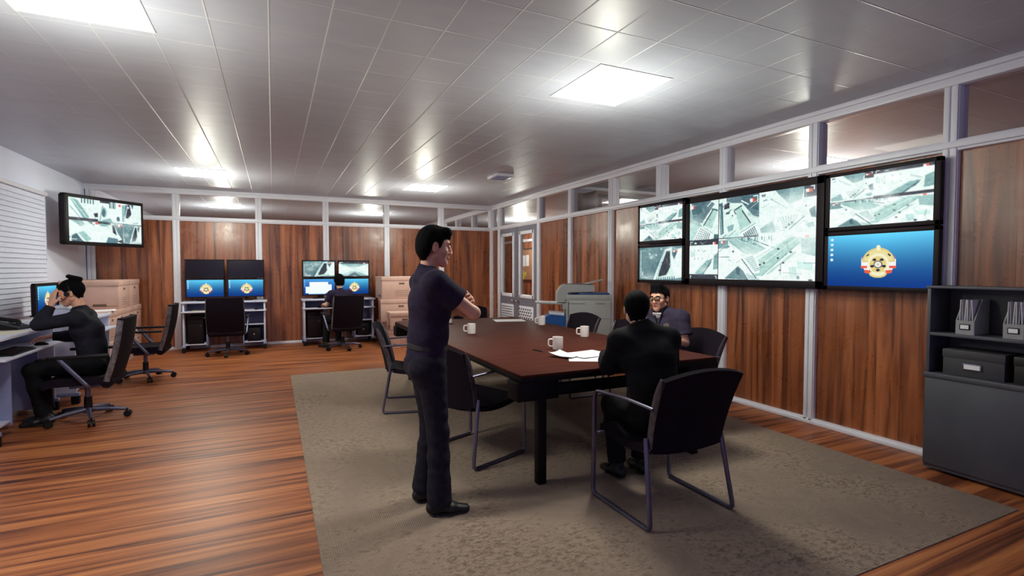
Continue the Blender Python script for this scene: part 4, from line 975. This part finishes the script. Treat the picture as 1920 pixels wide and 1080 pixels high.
# ------------------------------------------------------------------ people: blended distance fields turned into one skin each
def A(*p): return np.array(p, float)
def unit(v): v = np.asarray(v, float); return v / max(1e-9, np.linalg.norm(v))
class Field:
    def __init__(s, lo, hi, h):
        s.lo = np.array(lo, float); s.h = h; s.n = np.ceil((np.array(hi, float) - s.lo) / h).astype(int) + 1
        s.D = np.full(s.n, .08, np.float32); s.T = None
    def sub(s, lo, hi):
        a = np.clip(np.floor((lo - s.lo) / s.h).astype(int), 0, s.n); b = np.clip(np.ceil((hi - s.lo) / s.h).astype(int) + 1, 0, s.n)
        if np.any(b <= a): return None
        g = [(s.lo[i] + np.arange(a[i], b[i]) * s.h).astype(np.float32) for i in range(3)]
        return tuple(slice(a[i], b[i]) for i in range(3)), g[0][:, None, None], g[1][None, :, None], g[2][None, None, :]
    def frame(s, c=None, Rm=None): s.T = None if c is None else (np.asarray(c, float), np.asarray(Rm, float)); return s
    def P(s, p): return np.asarray(p, float) if s.T is None else s.T[0] + s.T[1] @ np.asarray(p, float)
    def V(s, v): return np.asarray(v, float) if s.T is None else s.T[1] @ np.asarray(v, float)
    def comb(s, sl, d, k, mode):
        D = s.D[sl]
        if mode == 'add':
            if k > 0: h = np.clip(.5 + .5 * (D - d) / k, 0, 1); s.D[sl] = D + (d - D) * h - k * h * (1 - h)
            else: s.D[sl] = np.minimum(D, d)
        elif mode == 'cut':
            d = -d
            if k > 0: h = np.clip(.5 + .5 * (d - D) / k, 0, 1); s.D[sl] = D + (d - D) * h + k * h * (1 - h)
            else: s.D[sl] = np.maximum(D, d)
    def cap(s, a, b, ra, rb=None, u=None, k=.02, mode='add', planes=()):
        """tapered (optionally elliptical) limb from a to b; planes = [(point, normal)] keep the side against the normal"""
        a, b = s.P(a), s.P(b); rb = ra if rb is None else rb
        rax, ray = ra if hasattr(ra, '__len__') else (ra, ra); rbx, rby = rb if hasattr(rb, '__len__') else (rb, rb)
        d = b - a; L = np.linalg.norm(d); w = d / L if L > 1e-6 else A(0, 0, 1)
        u0 = s.V(u) if u is not None else (A(1, 0, 0) if abs(w[0]) < .8 else A(0, 1, 0))
        u0 = unit(u0 - w * u0.dot(w)); v0 = np.cross(w, u0); m = max(rax, ray, rbx, rby) + 2.2 * max(k, .004) + .008
        g = s.sub(np.minimum(a, b) - m, np.maximum(a, b) + m)
        if g is None: return s
        sl, X, Y, Z = g; X, Y, Z = X - a[0], Y - a[1], Z - a[2]
        dw = X * w[0] + Y * w[1] + Z * w[2]; du = X * u0[0] + Y * u0[1] + Z * u0[2]; dv = X * v0[0] + Y * v0[1] + Z * v0[2]
        t = np.clip(dw / max(L, 1e-6), 0, 1); rx = rax + (rbx - rax) * t; ry = ray + (rby - ray) * t; rm = np.minimum(rx, ry)
        D = (np.sqrt((du / rx) ** 2 + (dv / ry) ** 2 + ((dw - t * L) / rm) ** 2) - 1) * rm
        for p, nrm in planes:
            p, nrm = s.P(p), s.V(unit(nrm)); q = (X + a[0] - p[0]) * nrm[0] + (Y + a[1] - p[1]) * nrm[1] + (Z + a[2] - p[2]) * nrm[2]; D = np.maximum(D, q)
        s.comb(sl, D, k, mode); return s
    def ell(s, c, r, rot=None, k=.02, mode='add'):
        c = s.P(c); Rm = np.eye(3) if s.T is None else s.T[1]
        if rot is not None: Rm = Rm @ np.array(Euler(rot).to_matrix())
        m = max(r) + 2.2 * max(k, .004) + .008; g = s.sub(c - m, c + m)
        if g is None: return s
        sl, X, Y, Z = g; X, Y, Z = X - c[0], Y - c[1], Z - c[2]
        l = [X * Rm[0, i] + Y * Rm[1, i] + Z * Rm[2, i] for i in range(3)]
        k0 = np.sqrt(sum((l[i] / r[i]) ** 2 for i in range(3))); k1 = np.sqrt(sum((l[i] / r[i] ** 2) ** 2 for i in range(3)))
        s.comb(sl, k0 * (k0 - 1) / np.maximum(k1, 1e-6), k, mode); return s
    def plane(s, p, nrm):
        """trim everything on the normal's side"""
        p, nrm = s.P(p), s.V(unit(nrm)); sl, X, Y, Z = s.sub(s.lo, s.lo + s.n * s.h)
        s.D = np.maximum(s.D, ((X - p[0]) * nrm[0] + (Y - p[1]) * nrm[1] + (Z - p[2]) * nrm[2]).astype(np.float32)); return s
    def folds(s, amp, dirs):
        sl, X, Y, Z = s.sub(s.lo, s.lo + s.n * s.h); w = 0
        for (fx, fy, fz, ph) in dirs: w = w + np.sin(X * fx + Y * fy + Z * fz + ph + 1.5 * np.sin(Z * 9 + X * 5 + ph))
        s.D = s.D + (amp * w / len(dirs)).astype(np.float32); return s
    def mesh(s, name, mat, parent, label=None):
        D = s.D; n = D.shape; ins = D < 0
        cnt = sum(ins[i:n[0] - 1 + i, j:n[1] - 1 + j, k:n[2] - 1 + k].astype(np.int8) for i in (0, 1) for j in (0, 1) for k in (0, 1))
        cells = np.argwhere((cnt > 0) & (cnt < 8)); idx = np.full(cnt.shape, -1, np.int32); idx[tuple(cells.T)] = np.arange(len(cells))
        acc = np.zeros((len(cells), 3)); num = np.zeros((len(cells), 1)); base = cells.T
        off = [(i, j, k) for i in (0, 1) for j in (0, 1) for k in (0, 1)]
        for o in off:
            for ax in range(3):
                if o[ax]: continue
                o2 = list(o); o2[ax] = 1
                d0 = D[tuple(base[i] + o[i] for i in range(3))]; d1 = D[tuple(base[i] + o2[i] for i in range(3))]
                m = (d0 < 0) != (d1 < 0); t = np.where(m, d0 / np.where(m, d0 - d1, 1), 0)
                p = np.tile(np.array(o, float), (len(cells), 1)); p[:, ax] = t
                acc += p * m[:, None]; num += m[:, None]
        v = s.lo + (cells + acc / np.maximum(num, 1)) * s.h; quads = []
        for ax in range(3):
            b, c = (ax + 1) % 3, (ax + 2) % 3
            sa = [slice(None)] * 3; sb = [slice(None)] * 3; sa[ax] = slice(0, n[ax] - 1); sb[ax] = slice(1, n[ax])
            for x in (sa, sb): x[b] = slice(1, n[b] - 1); x[c] = slice(1, n[c] - 1)
            i0, i1 = ins[tuple(sa)], ins[tuple(sb)]; e = np.argwhere(i0 != i1); e[:, b] += 1; e[:, c] += 1
            if not len(e): continue
            eb = np.zeros(3, int); eb[b] = 1; ec = np.zeros(3, int); ec[c] = 1
            q = np.stack([idx[tuple((e - o).T)] for o in (0 * eb, eb, eb + ec, ec)], 1)
            f = D[tuple(e.T)] < 0; q[f] = q[f][:, ::-1]; quads.append(q)
        q = np.concatenate(quads); q = q[(q >= 0).all(1)][:, ::-1]
        return finish(name, np_mesh(name, v, q), mat, parent, 180, label)

def head_frame(c, yaw=0, pitch=0, roll=0):
    """pitch > 0 looks down; yaw > 0 turns to the person's left"""
    return np.asarray(c, float), np.array((Matrix.Rotation(yaw, 3, 'Z') @ Matrix.Rotation(-pitch, 3, 'X') @ Matrix.Rotation(roll, 3, 'Y')))
def head(F, fr):
    F.frame(*fr)
    F.ell((0, -.012, .038), (.074, .094, .084), k=.01); F.cap((0, .028, .0), (0, .05, -.07), (.062, .058), (.040, .036), (1, 0, 0), .025)
    F.ell((0, .070, -.094), (.022, .018, .016), k=.018); F.cap((-.05, .0, -.055), (0, .06, -.09), .022, .02, k=.02); F.cap((.05, .0, -.055), (0, .06, -.09), .022, .02, k=.02)
    F.cap((-.036, .072, .030), (.036, .072, .030), .013, k=.016)
    for s in (-1, 1):
        F.ell((s * .033, .098, .009), (.018, .016, .012), k=.010, mode='cut'); F.ell((s * .031, .0795, .0085), (.016, .013, .0125), k=.004)
        F.ell((s * .046, .054, -.022), (.022, .024, .024), k=.02); F.ell((s * .012, .092, -.030), (.009, .012, .008), k=.008)
        F.ell((s * .077, -.008, -.002), (.010, .021, .034), (0, 0, s * .35), k=.006); F.ell((s * .086, .0, .004), (.007, .010, .016), (0, 0, s * .35), k=.005, mode='cut')
    F.cap((0, .087, .016), (0, .1025, -.022), .0082, .0115, k=.012); F.ell((0, .1, -.027), (.012, .010, .0095), k=.008)
    F.cap((-.017, .087, -.054), (.017, .087, -.054), (.0065, .007), u=(0, 0, 1), k=.007); F.cap((-.014, .085, -.064), (.014, .085, -.064), (.007, .007), u=(0, 0, 1), k=.007)
    F.cap((-.02, .094, -.0592), (.02, .094, -.0592), .0022, k=.003, mode='cut'); F.frame()
def face_parts(o, fr, brow='hair'):
    c, Rm = fr; mw = Matrix.Translation(c) @ Matrix(Rm.tolist()).to_4x4()
    for s in (-1, 1):
        e = MB().sph((s * .031, .0826, .0085), (.0112, .0112, .0072), 14).xf(mw).build('eye', 'eye_white', o, 180)
        MB().sph((s * .0305, .0908, .0083), (.0052, .0034, .0055), 10).xf(mw).build('iris', 'iris', e, 180)
        MB().tube([(s * .016, .0915, .029), (s * .034, .0900, .034), (s * .050, .0770, .029)], [.004, .0048, .0025], 8, flat=.7).xf(mw).build('eyebrow', brow, o, 180)
    MB().tube([(-.020, .0885, -.0585), (-.008, .0945, -.0555), (0, .0942, -.057), (.008, .0945, -.0555), (.020, .0885, -.0585)], [.002, .0042, .004, .0042, .002], 8).tube([(-.018, .0885, -.0615), (0, .0935, -.0655), (.018, .0885, -.0615)], [.002, .005, .002], 8).xf(mw).build('lips', 'lips', o, 180)
def hair(o, fr, line, th=.014, extra=(), label=None, mat='hair', ears=True, wob=.003):
    """cap of hair round the skull; line = hairline as (y, lowest z) pairs from nape to brow"""
    c, Rm = fr; lo, hi = A(-.125, -.16, -.16), A(.125, .15, .2); F = Field(lo, hi, .0042)
    F.ell((0, -.014, .040), (.074 + th, .094 + th, .084 + th * 1.2), k=0); F.cap((0, -.03, .02), (0, -.042, -.075), (.066, .058 + th * .4), (.054, .036), (1, 0, 0), .02)
    for a in extra: a(F)
    sl, X, Y, Z = F.sub(F.lo, F.lo + F.n * F.h); ys, zs = zip(*line); zmin = np.interp(Y, ys, zs) + wob * np.sin(X * 160) + wob * .7 * np.sin(Y * 210 + X * 60)
    F.D = np.maximum(F.D, (zmin - Z).astype(np.float32) * .7)
    F.folds(.0012, [(210, 40, 30, 0), (150, -60, 80, 1)])
    if ears:
        for s in (-1, 1): F.ell((s * .084, -.006, -.006), (.026, .024, .036), k=.004, mode='cut')
    m = F.mesh('hair', mat, o, label); v = np.empty(len(m.data.vertices) * 3); m.data.vertices.foreach_get('co', v); v = v.reshape(-1, 3) @ Rm.T + c
    m.data.vertices.foreach_set('co', v.ravel()); m.data.update(); return m
def hand(F, wr, d, n, side, curl=(25, 30, 20), thumb=(.6, .7, .25), sc=1.0, spread=.05):
    """wr wrist, d finger direction, n where the palm faces, side +1 right hand"""
    d = unit(d); n = unit(np.asarray(n, float) - d * np.dot(n, d)); lat = np.cross(d, n) * side; wr = np.asarray(wr, float)
    F.cap(wr, wr + d * .03 * sc, (.028 * sc, .019 * sc), (.034 * sc, .015 * sc), lat, .012); F.cap(wr + d * .025 * sc, wr + d * .085 * sc, (.035 * sc, .0155 * sc), (.039 * sc, .0125 * sc), lat, .012)
    for i, (f, r) in enumerate(((.95, .0092), (1.05, .0094), (.99, .009), (.78, .0078))):
        p = wr + d * (.088 - (.004, 0, .003, .011)[i]) * sc + lat * (.029 - .0195 * i) * sc; dd = unit(d + lat * spread * (1.5 - i))
        ang = 0
        for j, L in enumerate((.044, .027, .022)):
            ang += R(curl[j] * (1 + .08 * i)); q = p + (dd * math.cos(ang) + n * math.sin(ang)) * L * f * sc
            F.cap(p, q, r * sc * (1 - .09 * j), r * sc * (1 - .09 * (j + 1)), k=.0035); p = q
    a, b, cc = thumb; p = wr + d * .022 * sc + lat * .026 * sc + n * .006 * sc; q = p + unit(d * a + lat * b + n * cc) * .046 * sc
    F.cap(p, q, .0135 * sc, .0112 * sc, k=.008); F.cap(q, q + unit(d * (a + .45) + lat * b * .35 + n * (cc + .15)) * .03 * sc, .0112 * sc, .0088 * sc, k=.003)
def shoe(o, ank, toe, name='shoe', sole=0.0):
    """ank: ankle point above the floor, toe: unit direction on the ground"""
    ank = np.asarray(ank, float); t = unit((*toe[:2], 0)); s = np.cross(t, (0, 0, 1)); z = ank[2] - sole; g = A(ank[0], ank[1], sole)
    F = Field(g + A(-.26, -.26, -.02), g + A(.26, .26, .16), .0048); at = lambda f, h: g + t * f + A(0, 0, h)
    F.cap(at(-.045, .045), at(.07, .04), (.038, .040), (.046, .030), s, .02); F.cap(at(.07, .032), at(.165, .02), (.047, .034), (.034, .022), s, .02)
    F.cap(at(-.012, .05), at(0, .105), (.040, .048), (.042, .046), s, .02); F.plane(g + A(0, 0, .110), (0, 0, 1)); F.plane(g + A(0, 0, .001), (0, 0, -1))
    sh = F.mesh(name, 'shoe', o)
    F = Field(g + A(-.26, -.26, -.02), g + A(.26, .26, .08), .0048); F.cap(at(-.045, .012), at(.07, .012), (.043, .012), (.051, .012), s, .01); F.cap(at(.07, .012), at(.165, .012), (.051, .012), (.037, .012), s, .01)
    F.plane(g + A(0, 0, .02), (0, 0, 1)); F.plane(g + A(0, 0, .0005), (0, 0, -1)); F.mesh('sole', 'shoe', sh); return sh

def torso(F, J, g=0.0, k=.04, top=True, planes=()):
    ru, cu = J.get('pr', A(1, 0, 0)), J.get('cr', A(1, 0, 0)); w = J.get('w', 1.0)
    F.cap(J['pel'], J['wai'], (.150 * w + g, .108 + g), (.132 * w + g, .100 + g), ru, k, planes=planes); F.cap(J['wai'], J['che'], (.132 * w + g, .100 + g), (.158 * w + g, .112 + g), cu, k, planes=planes)
    F.cap(J['che'], J['che'] + (J['nec'] - J['che']) * .72, (.158 * w + g, .112 + g), (.118 * w + g, .072 + g), cu, k, planes=planes)
    if top:
        for s in ('L', 'R'):
            F.cap(J['nec'] - (J['nec'] - J['che']) * .12, J['sh' + s], .046 + g, .056 + g, k=.035); F.cap(J['che'] + (J['sh' + s] - J['che']) * .45, J['sh' + s], .07 + g, .055 + g, k=.04)
def arm(F, J, s, g=0.0, upto=9, k=.025):
    sh, el, wr = J['sh' + s], J['el' + s], J['wr' + s]
    if upto < 1:
        p = sh + (el - sh) * upto; F.cap(sh, el, .053 + g, .046 + g * 1.3, k=k, planes=[(p, el - sh)]); return
    F.cap(sh, el, .050 + g, .041 + g, k=k)
    pl = [] if upto > 8 else [(el + (wr - el) * (upto - 1), wr - el)]
    F.cap(el, el + (wr - el) * .4, .041 + g, .039 + g, k=.02, planes=pl); F.cap(el + (wr - el) * .35, wr, .039 + g, .027 + g * .8, k=.02, planes=pl)
def leg(F, J, s, g=0.0, bell=0.0, cut=None, k=.035, full=True):
    h, kn, an = J['hip' + s], J['kn' + s], J['an' + s]
    F.cap(h, kn, .084 + g, .054 + g, k=k); pl = [] if cut is None else [(an + (kn - an) * cut, an - kn)]
    m = kn + (an - kn) * .35; back = unit(np.cross(np.cross(an - kn, h - kn), an - kn) if np.linalg.norm(np.cross(an - kn, h - kn)) > 1e-3 else A(0, -1, 0))
    F.cap(kn, m, .054 + g, .054 + g, k=.03, planes=pl); F.cap(m, an, .054 + g, .037 + g + bell, k=.03, planes=pl)
    if not full: return
def bounds(J, pad=.14):
    p = np.array([v for k, v in J.items() if k not in ('pr', 'cr', 'w', 'toeL', 'toeR')]); return p.min(0) - pad, p.max(0) + pad

def person(label, loc, rz, J, hf, hands, skin, top, bottom, opts):
    """one continuous skin (head, arms, hands, trunk, legs); clothes, hair and shoes are its children"""
    J = {k: (np.asarray(v, float) if k != 'w' else v) for k, v in J.items()}; fr = head_frame(*hf); lo, hi = bounds(J); lo = np.minimum(lo, fr[0] - .14); hi = np.maximum(hi, fr[0] + .16); lo[2] = max(lo[2], .03)
    F = Field(lo, hi, .0046); torso(F, J, -.022)
    for s in 'LR': arm(F, J, s, -.003); leg(F, J, s, -.014)
    nb = fr[0] + fr[1] @ A(0, -.022, -.055); F.cap(J['nec'] - (J['nec'] - J['che']) * .1, nb, .056, .049, k=.03); head(F, fr)
    for s in 'LR':
        a = hands[s]; hand(F, J['wr' + s], a['d'], a['n'], 1 if s == 'R' else -1, a.get('curl', (25, 30, 20)), a.get('thumb', (.6, .7, .25)), a.get('sc', 1.0))
    o = F.mesh('person', skin, None); tag(o, label, 'person'); o.location = loc; o.rotation_euler.z = rz
    face_parts(o, fr)
    # top garment
    g = opts.get('g', .014); T = Field(*bounds(J, .17), .0058); base = J['pel'] + (J['pel'] - J['wai']) * opts.get('hem', -.45)
    torso(T, J, g, planes=[(base, J['pel'] - J['wai'])])
    for s in 'LR': arm(T, J, s, g * opts.get('sg', 1.0), opts.get('sleeve', .62))
    if opts.get('neck', True): T.cap(J['nec'] - (J['nec'] - J['che']) * .2, J['nec'] + (nb - J['nec']) * opts.get('collar', .3), .074 + g * .5, .062, k=.02, planes=[(J['nec'] + (nb - J['nec']) * opts.get('collar', .3), unit(nb - J['nec']) + A(0, .45, 0) * (1 if opts.get('scoop', True) else 0))])
    T.folds(opts.get('fold', .0028), [(30, 12, 44, 0), (-18, 34, 36, 2), (12, -40, 60, 4)])
    shirt = T.mesh(opts.get('top', 'shirt'), top, o)
    # trousers
    B = Field(*bounds({k: J[k] for k in ('pel', 'wai', 'hipL', 'hipR', 'knL', 'knR', 'anL', 'anR')}, .16), .0058)
    tp = J['pel'] + (J['wai'] - J['pel']) * opts.get('waist', .62)
    B.cap(J['pel'] - (J['wai'] - J['pel']) * .25, J['wai'], (.152, .112), (.142, .106), J.get('pr', A(1, 0, 0)), .04, planes=[(tp, J['wai'] - J['pel'])])
    if opts.get('seat', True):
        for s in 'LR': B.cap(J['hip' + s] + A(0, -.045, .0), J['hip' + s] + A(0, -.03, -.03), .085, .08, k=.04)
    for s in 'LR': leg(B, J, s, .010, opts.get('bell', .012), opts.get('cut', .04))
    B.folds(.003, [(10, 30, 62, 0), (26, -14, 40, 2), (-20, 26, 75, 5)])
    B.mesh('trousers', bottom, o)
    if opts.get('belt'):
        E = Field(J['pel'] - .3, J['wai'] + .3, .0055); E.cap(J['pel'], J['wai'], (.162, .126), (.154, .119), J.get('pr', A(1, 0, 0)), 0, planes=[(tp + unit(J['wai'] - J['pel']) * .012, J['wai'] - J['pel']), (tp - unit(J['wai'] - J['pel']) * .028, J['pel'] - J['wai'])]); E.mesh('belt', 'belt', o)
    for s in 'LR': shoe(o, J['an' + s], J['toe' + s])
    return o, fr, J, shirt
def mats(fr): return Matrix.Translation(fr[0]) @ Matrix(fr[1].tolist()).to_4x4()
SHORT = [(-.12, -.085), (-.05, -.075), (-.034, -.03), (-.02, .0), (.012, -.004), (.028, .0), (.036, .046), (.07, .062), (.13, .066)]


# --- standing man, arms folded
J = dict(pel=(0, -.01, .93), wai=(0, .005, 1.10), che=(0, .02, 1.29), nec=(0, .0, 1.475), shL=(-.178, .01, 1.408), shR=(.178, .015, 1.408),
         elL=(-.235, .195, 1.20), elR=(.205, .235, 1.235), wrL=(.03, .262, 1.285), wrR=(-.045, .275, 1.205),
         hipL=(-.09, 0, .90), hipR=(.09, 0, .90), knL=(-.105, .04, .50), knR=(.10, .04, .50), anL=(-.118, -.0, .10), anR=(.105, .045, .10), toeL=(-.25, 1, 0), toeR=(.12, 1, 0))
o, fr, J, sh = person('standing man in dark navy uniform with folded arms and black hair, beside the table', (.86, 3.085, .005), R(-93), J,
    ((0, .05, 1.632), R(-5), R(7)), dict(L=dict(d=(.85, -.15, .42), n=(.1, -.9, -.5), curl=(18, 28, 20), thumb=(.5, .6, .3)), R=dict(d=(-.9, -.25, .2), n=(0, -1, 0), curl=(15, 20, 15))),
    'skin', 'shirt_navy', 'trouser_navy', dict(sleeve=.60, sg=1.5, g=.016, belt=True, cut=-.16, bell=.030, waist=.58, hem=.0, collar=.22))
vol = [lambda F: F.cap((-.04, .055, .098), (.04, .06, .098), .03, .03, k=.03), lambda F: F.ell((0, -.05, .0), (.088, .07, .09), k=.02)]
hair(o, fr, [(-.12, -.095), (-.055, -.09), (-.036, -.045), (-.024, .0), (.012, -.006), (.026, .0), (.04, .048), (.068, .060), (.13, .062)], .012, vol)
c = Field((-.11, -.04, 1.42), (.11, .16, 1.58), .004); c.cap((0, .02, 1.455), (0, .03, 1.51), .074, .063, k=0, planes=[((0, .02, 1.507), (0, .3, 1))]); c.plane((0, .045, 1.5), (0, -1, .2)); c.mesh('collar_edge', 'red_cloth', o, 'red edge of the neckline')

# --- man in the black suit, seated with his back to us
J = dict(w=1.07, pel=(0, .02, .56), wai=(0, .05, .74), che=(0, .12, .90), nec=(0, .195, 1.10), shL=(-.185, .165, 1.015), shR=(.185, .165, 1.012), elL=(-.215, .26, .84), elR=(.25, .24, .84),
         wrL=(-.13, .49, .868), wrR=(.14, .48, .868), hipL=(-.09, .04, .54), hipR=(.09, .04, .54), knL=(-.105, .44, .525), knR=(.13, .44, .525), anL=(-.07, .40, .095), anR=(.13, .42, .095), toeL=(-.15, 1, 0), toeR=(.1, 1, 0))
o, fr, J, sh = person('man in a black suit seated with his back to us, facing the table', (2.25, 2.585, .005), R(-8), J,
    ((-.015, .25, 1.215), R(-22), R(4)), dict(L=dict(d=(.6, .7, -.1), n=(0, 0, -1), curl=(15, 20, 15)), R=dict(d=(-.6, .7, -.1), n=(0, 0, -1), curl=(15, 20, 15))),
    'skin_pale', 'suit_black', 'trouser_black', dict(sleeve=1.94, sg=1.0, g=.022, top='jacket', hem=-.4, collar=.42, scoop=False, bell=.02, waist=.4, fold=.003))
hair(o, fr, [(-.12, -.075), (-.05, -.072), (-.034, -.035), (-.02, .0), (.012, -.004), (.028, .0), (.036, .046), (.07, .062), (.13, .066)], .013)

# --- officer with glasses across the table
J = dict(pel=(0, -.02, .56), wai=(.03, .0, .73), che=(.07, .02, .90), nec=(.10, .02, 1.09), shL=(-.085, .02, 1.032), shR=(.277, .02, 1.022), elL=(-.15, .06, .815), elR=(.30, .14, .835),
         wrL=(-.10, .32, .85), wrR=(.20, .345, .85), hipL=(-.09, 0, .54), hipR=(.09, 0, .54), knL=(-.11, .40, .525), knR=(.11, .40, .525), anL=(-.09, .36, .095), anR=(.11, .36, .095), toeL=(-.1, 1, 0), toeR=(.1, 1, 0))
o, fr, J, sh = person('seated man with black-rimmed glasses in a slate short-sleeved uniform shirt, across the table', (3.47, 3.79, .005), R(90 + 22), J,
    ((.112, .055, 1.212), R(-2), R(3), R(2)), dict(L=dict(d=(.3, .9, 0), n=(0, 0, -1), curl=(15, 20, 15)), R=dict(d=(-.3, .9, 0), n=(0, 0, -1), curl=(15, 20, 15))),
    'skin', 'shirt_slate', 'trouser_black', dict(sleeve=.72, sg=1.7, g=.018, hem=-.3, collar=.34, waist=.4))
hair(o, fr, [(-.12, -.07), (-.05, -.07), (-.034, -.03), (-.02, .0), (.012, -.004), (.028, .002), (.036, .05), (.07, .066), (.13, .07)], .015, [lambda F: F.cap((-.03, .04, .125), (.03, .04, .125), .03, .03, k=.04)])
gl = MB(); m = mats(fr)
for s in (-1, 1):
    gl.tube([(s * .034 + .026 * math.cos(t), .107 - .006 * abs(math.cos(t)) * (1 if s * math.cos(t) > 0 else 0), .008 + .019 * math.copysign(abs(math.sin(t)) ** .7, math.sin(t))) for t in np.linspace(0, 2 * PI, 25)[:-1]], .0042, 6, closed=True)
    gl.tube([(s * .06, .102, .014), (s * .075, .085, .013), (s * .082, .0, .012)], .0028, 6)
gl.tube([(-.009, .108, .012), (0, .112, .013), (.009, .108, .012)], .003, 6); gg = gl.xf(m).build('glasses', 'black_plastic', o, 60, 'black-rimmed glasses')
ln = MB()
for s in (-1, 1): ln.cyl((s * .034, .1045, .008), (s * .034, .106, .008), .024, n=20)
ln.xf(m).build('lens', 'lens', gg)
def on_front(J, x, t, d): p = J['che'] + (J['nec'] - J['che']) * t; return p + A(x, d, 0)
v = MB(); b = on_front(J, 0, .1, .123); tp = J['nec'] + A(0, .06, .045)
v.tube([tp + A(-.062, -.02, .0), tp + A(-.045, .024, -.035), b], [.014, .015, .012], 8, flat=.5).tube([tp + A(.062, -.02, .0), tp + A(.045, .024, -.035), b], [.014, .015, .012], 8, flat=.5).build('collar', 'suit_black', o, 60, 'dark V-shaped collar')
MB().prism([(-.045, .0), (.045, 0), (0, -.085)], 'y', -.012, .006).xf(Matrix.Translation(tp + A(0, .046, -.058)) @ Matrix.Rotation(R(-24), 4, 'X')).build('undershirt', 'undershirt', o, 0, 'white undershirt')
MB().prism([(-.026, .026), (0, .034), (.026, .026), (.028, -.006), (0, -.036), (-.028, -.006)], 'y', -.004, .004).xf(Matrix.Translation(on_front(J, -.085, .30, .118)) @ Matrix.Rotation(R(-8), 4, 'X')).build('chest_badge', 'badge', o, 0, 'small grey chest badge')

# --- person with the headset, propping the head on a hand
J = dict(pel=(0, .05, .57), wai=(0, .055, .74), che=(0, .09, .90), nec=(0, .135, 1.09), shL=(-.17, .12, 1.03), shR=(.17, .13, 1.025), elL=(-.13, .42, .977), elR=(.21, .24, .82),
         wrL=(-.085, .335, 1.155), wrR=(.17, .42, .83), hipL=(-.09, .05, .55), hipR=(.09, .05, .55), knL=(-.11, .49, .545), knR=(.12, .49, .545), anL=(-.06, .42, .095), anR=(.10, .455, .095), toeL=(-.1, 1, 0), toeR=(.0, 1, 0))
o, fr, J, sh = person('person in dark long-sleeved sweater with headset, head propped on a hand at the left desk', (-1.60, 6.40, 0), R(90), J,
    ((0, .205, 1.265), R(4), R(14)), dict(L=dict(d=(.32, -.02, .9), n=(.75, -.55, .1), curl=(8, 14, 12), thumb=(.5, .5, .2)), R=dict(d=(0, 1, -.05), n=(0, 0, -1), curl=(16, 26, 16))),
    'skin', 'sweater', 'trouser_black', dict(sleeve=1.95, sg=1.2, g=.014, top='sweater', hem=-.35, collar=.36, scoop=False, waist=.4, bell=.02))
hair(o, fr, [(-.12, -.06), (-.05, -.06), (-.034, -.03), (-.02, .0), (.012, -.004), (.03, .01), (.05, .048), (.075, .058), (.13, .060)], .013, [lambda F: F.cap((0, -.025, .165), (0, -.10, .118), (.055, .02), (.04, .024), (1, 0, 0), .012)], 'black hair with a flat bun on top')
m = mats(fr); hs = MB(); hs.tube([(.086 * math.cos(t), -.01, .03 + .105 * math.sin(t)) for t in np.linspace(-.1, PI + .1, 18)], .005, 8)
hs.tube([(-.09, .0, -.01), (-.085, .06, -.05), (-.05, .112, -.062)], .003, 6).sph((-.045, .115, -.062), (.013, .011, .011), 12).xf(m).build('headset', 'black_plastic', o, 60, 'black headset with microphone')
for s in (-1, 1): MB().cyl((s * .084, .018, .0), (s * .1, .018, .0), .021, n=18).xf(m).build('ear_pad', 'black_plastic', o)

# --- person typing at the CCTV workstation
J = dict(pel=(0, .0, .57), wai=(0, .02, .74), che=(0, .05, .90), nec=(0, .085, 1.085), shL=(-.165, .07, 1.03), shR=(.165, .07, 1.03), elL=(-.23, .15, .83), elR=(.21, .2, .82),
         wrL=(-.19, .40, .83), wrR=(.10, .42, .825), hipL=(-.09, .02, .55), hipR=(.09, .02, .55), knL=(-.13, .43, .535), knR=(.10, .43, .535), anL=(-.19, .33, .095), anR=(.08, .36, .095), toeL=(-.5, 1, 0), toeR=(.1, 1, 0))
o, fr, J, sh = person('person in dark short-sleeved shirt typing at the CCTV workstation, seen from behind', (1.17, 10.13, 0), R(15), J,
    ((0, .13, 1.27), R(-4), R(8)), dict(L=dict(d=(.25, 1, -.05), n=(0, 0, -1), curl=(22, 28, 20)), R=dict(d=(-.1, 1, -.05), n=(0, 0, -1), curl=(22, 28, 20))),
    'skin_pale', 'shirt_navy', 'trouser_black', dict(sleeve=.66, sg=1.6, g=.015, hem=-.35, collar=.3, waist=.4, bell=.02))
hair(o, fr, [(-.12, -.085), (-.02, -.08), (.02, -.06), (.04, .03), (.07, .055), (.13, .06)], .022, [lambda F: F.cap((0, -.03, .03), (0, -.05, -.04), (.095, .08), (.088, .06), (1, 0, 0), .02)], None, 'hair', False)
# ------------------------------------------------------------------ added violet-blue ambient fill through the rear left open, camera
w = bpy.data.worlds.new('world'); SC.world = w; w.use_nodes = True
bg = w.node_tree.nodes['Background']; bg.inputs[0].default_value = (.40, .41, .85, 1); bg.inputs[1].default_value = .5
cd = bpy.data.cameras.new('camera'); cam = bpy.data.objects.new('camera', cd); COL.objects.link(cam); SC.camera = cam
cd.sensor_width = 36; cd.lens = 18.0; cd.clip_start = .05; cd.clip_end = 100
cam.location = (0, 0, 1.5); cam.rotation_euler = (R(90 - 2.08), 0, R(-25))
SC.view_settings.view_transform = 'Standard'; SC.view_settings.look = 'None'; SC.view_settings.exposure = .28; SC.view_settings.gamma = 1
SC.view_settings.use_curve_mapping = False
SC.cycles.max_bounces = 8; SC.cycles.transparent_max_bounces = 16; SC.cycles.use_denoising = True; SC.cycles.sample_clamp_indirect = 6
SC.cycles.caustics_reflective = False; SC.cycles.caustics_refractive = False
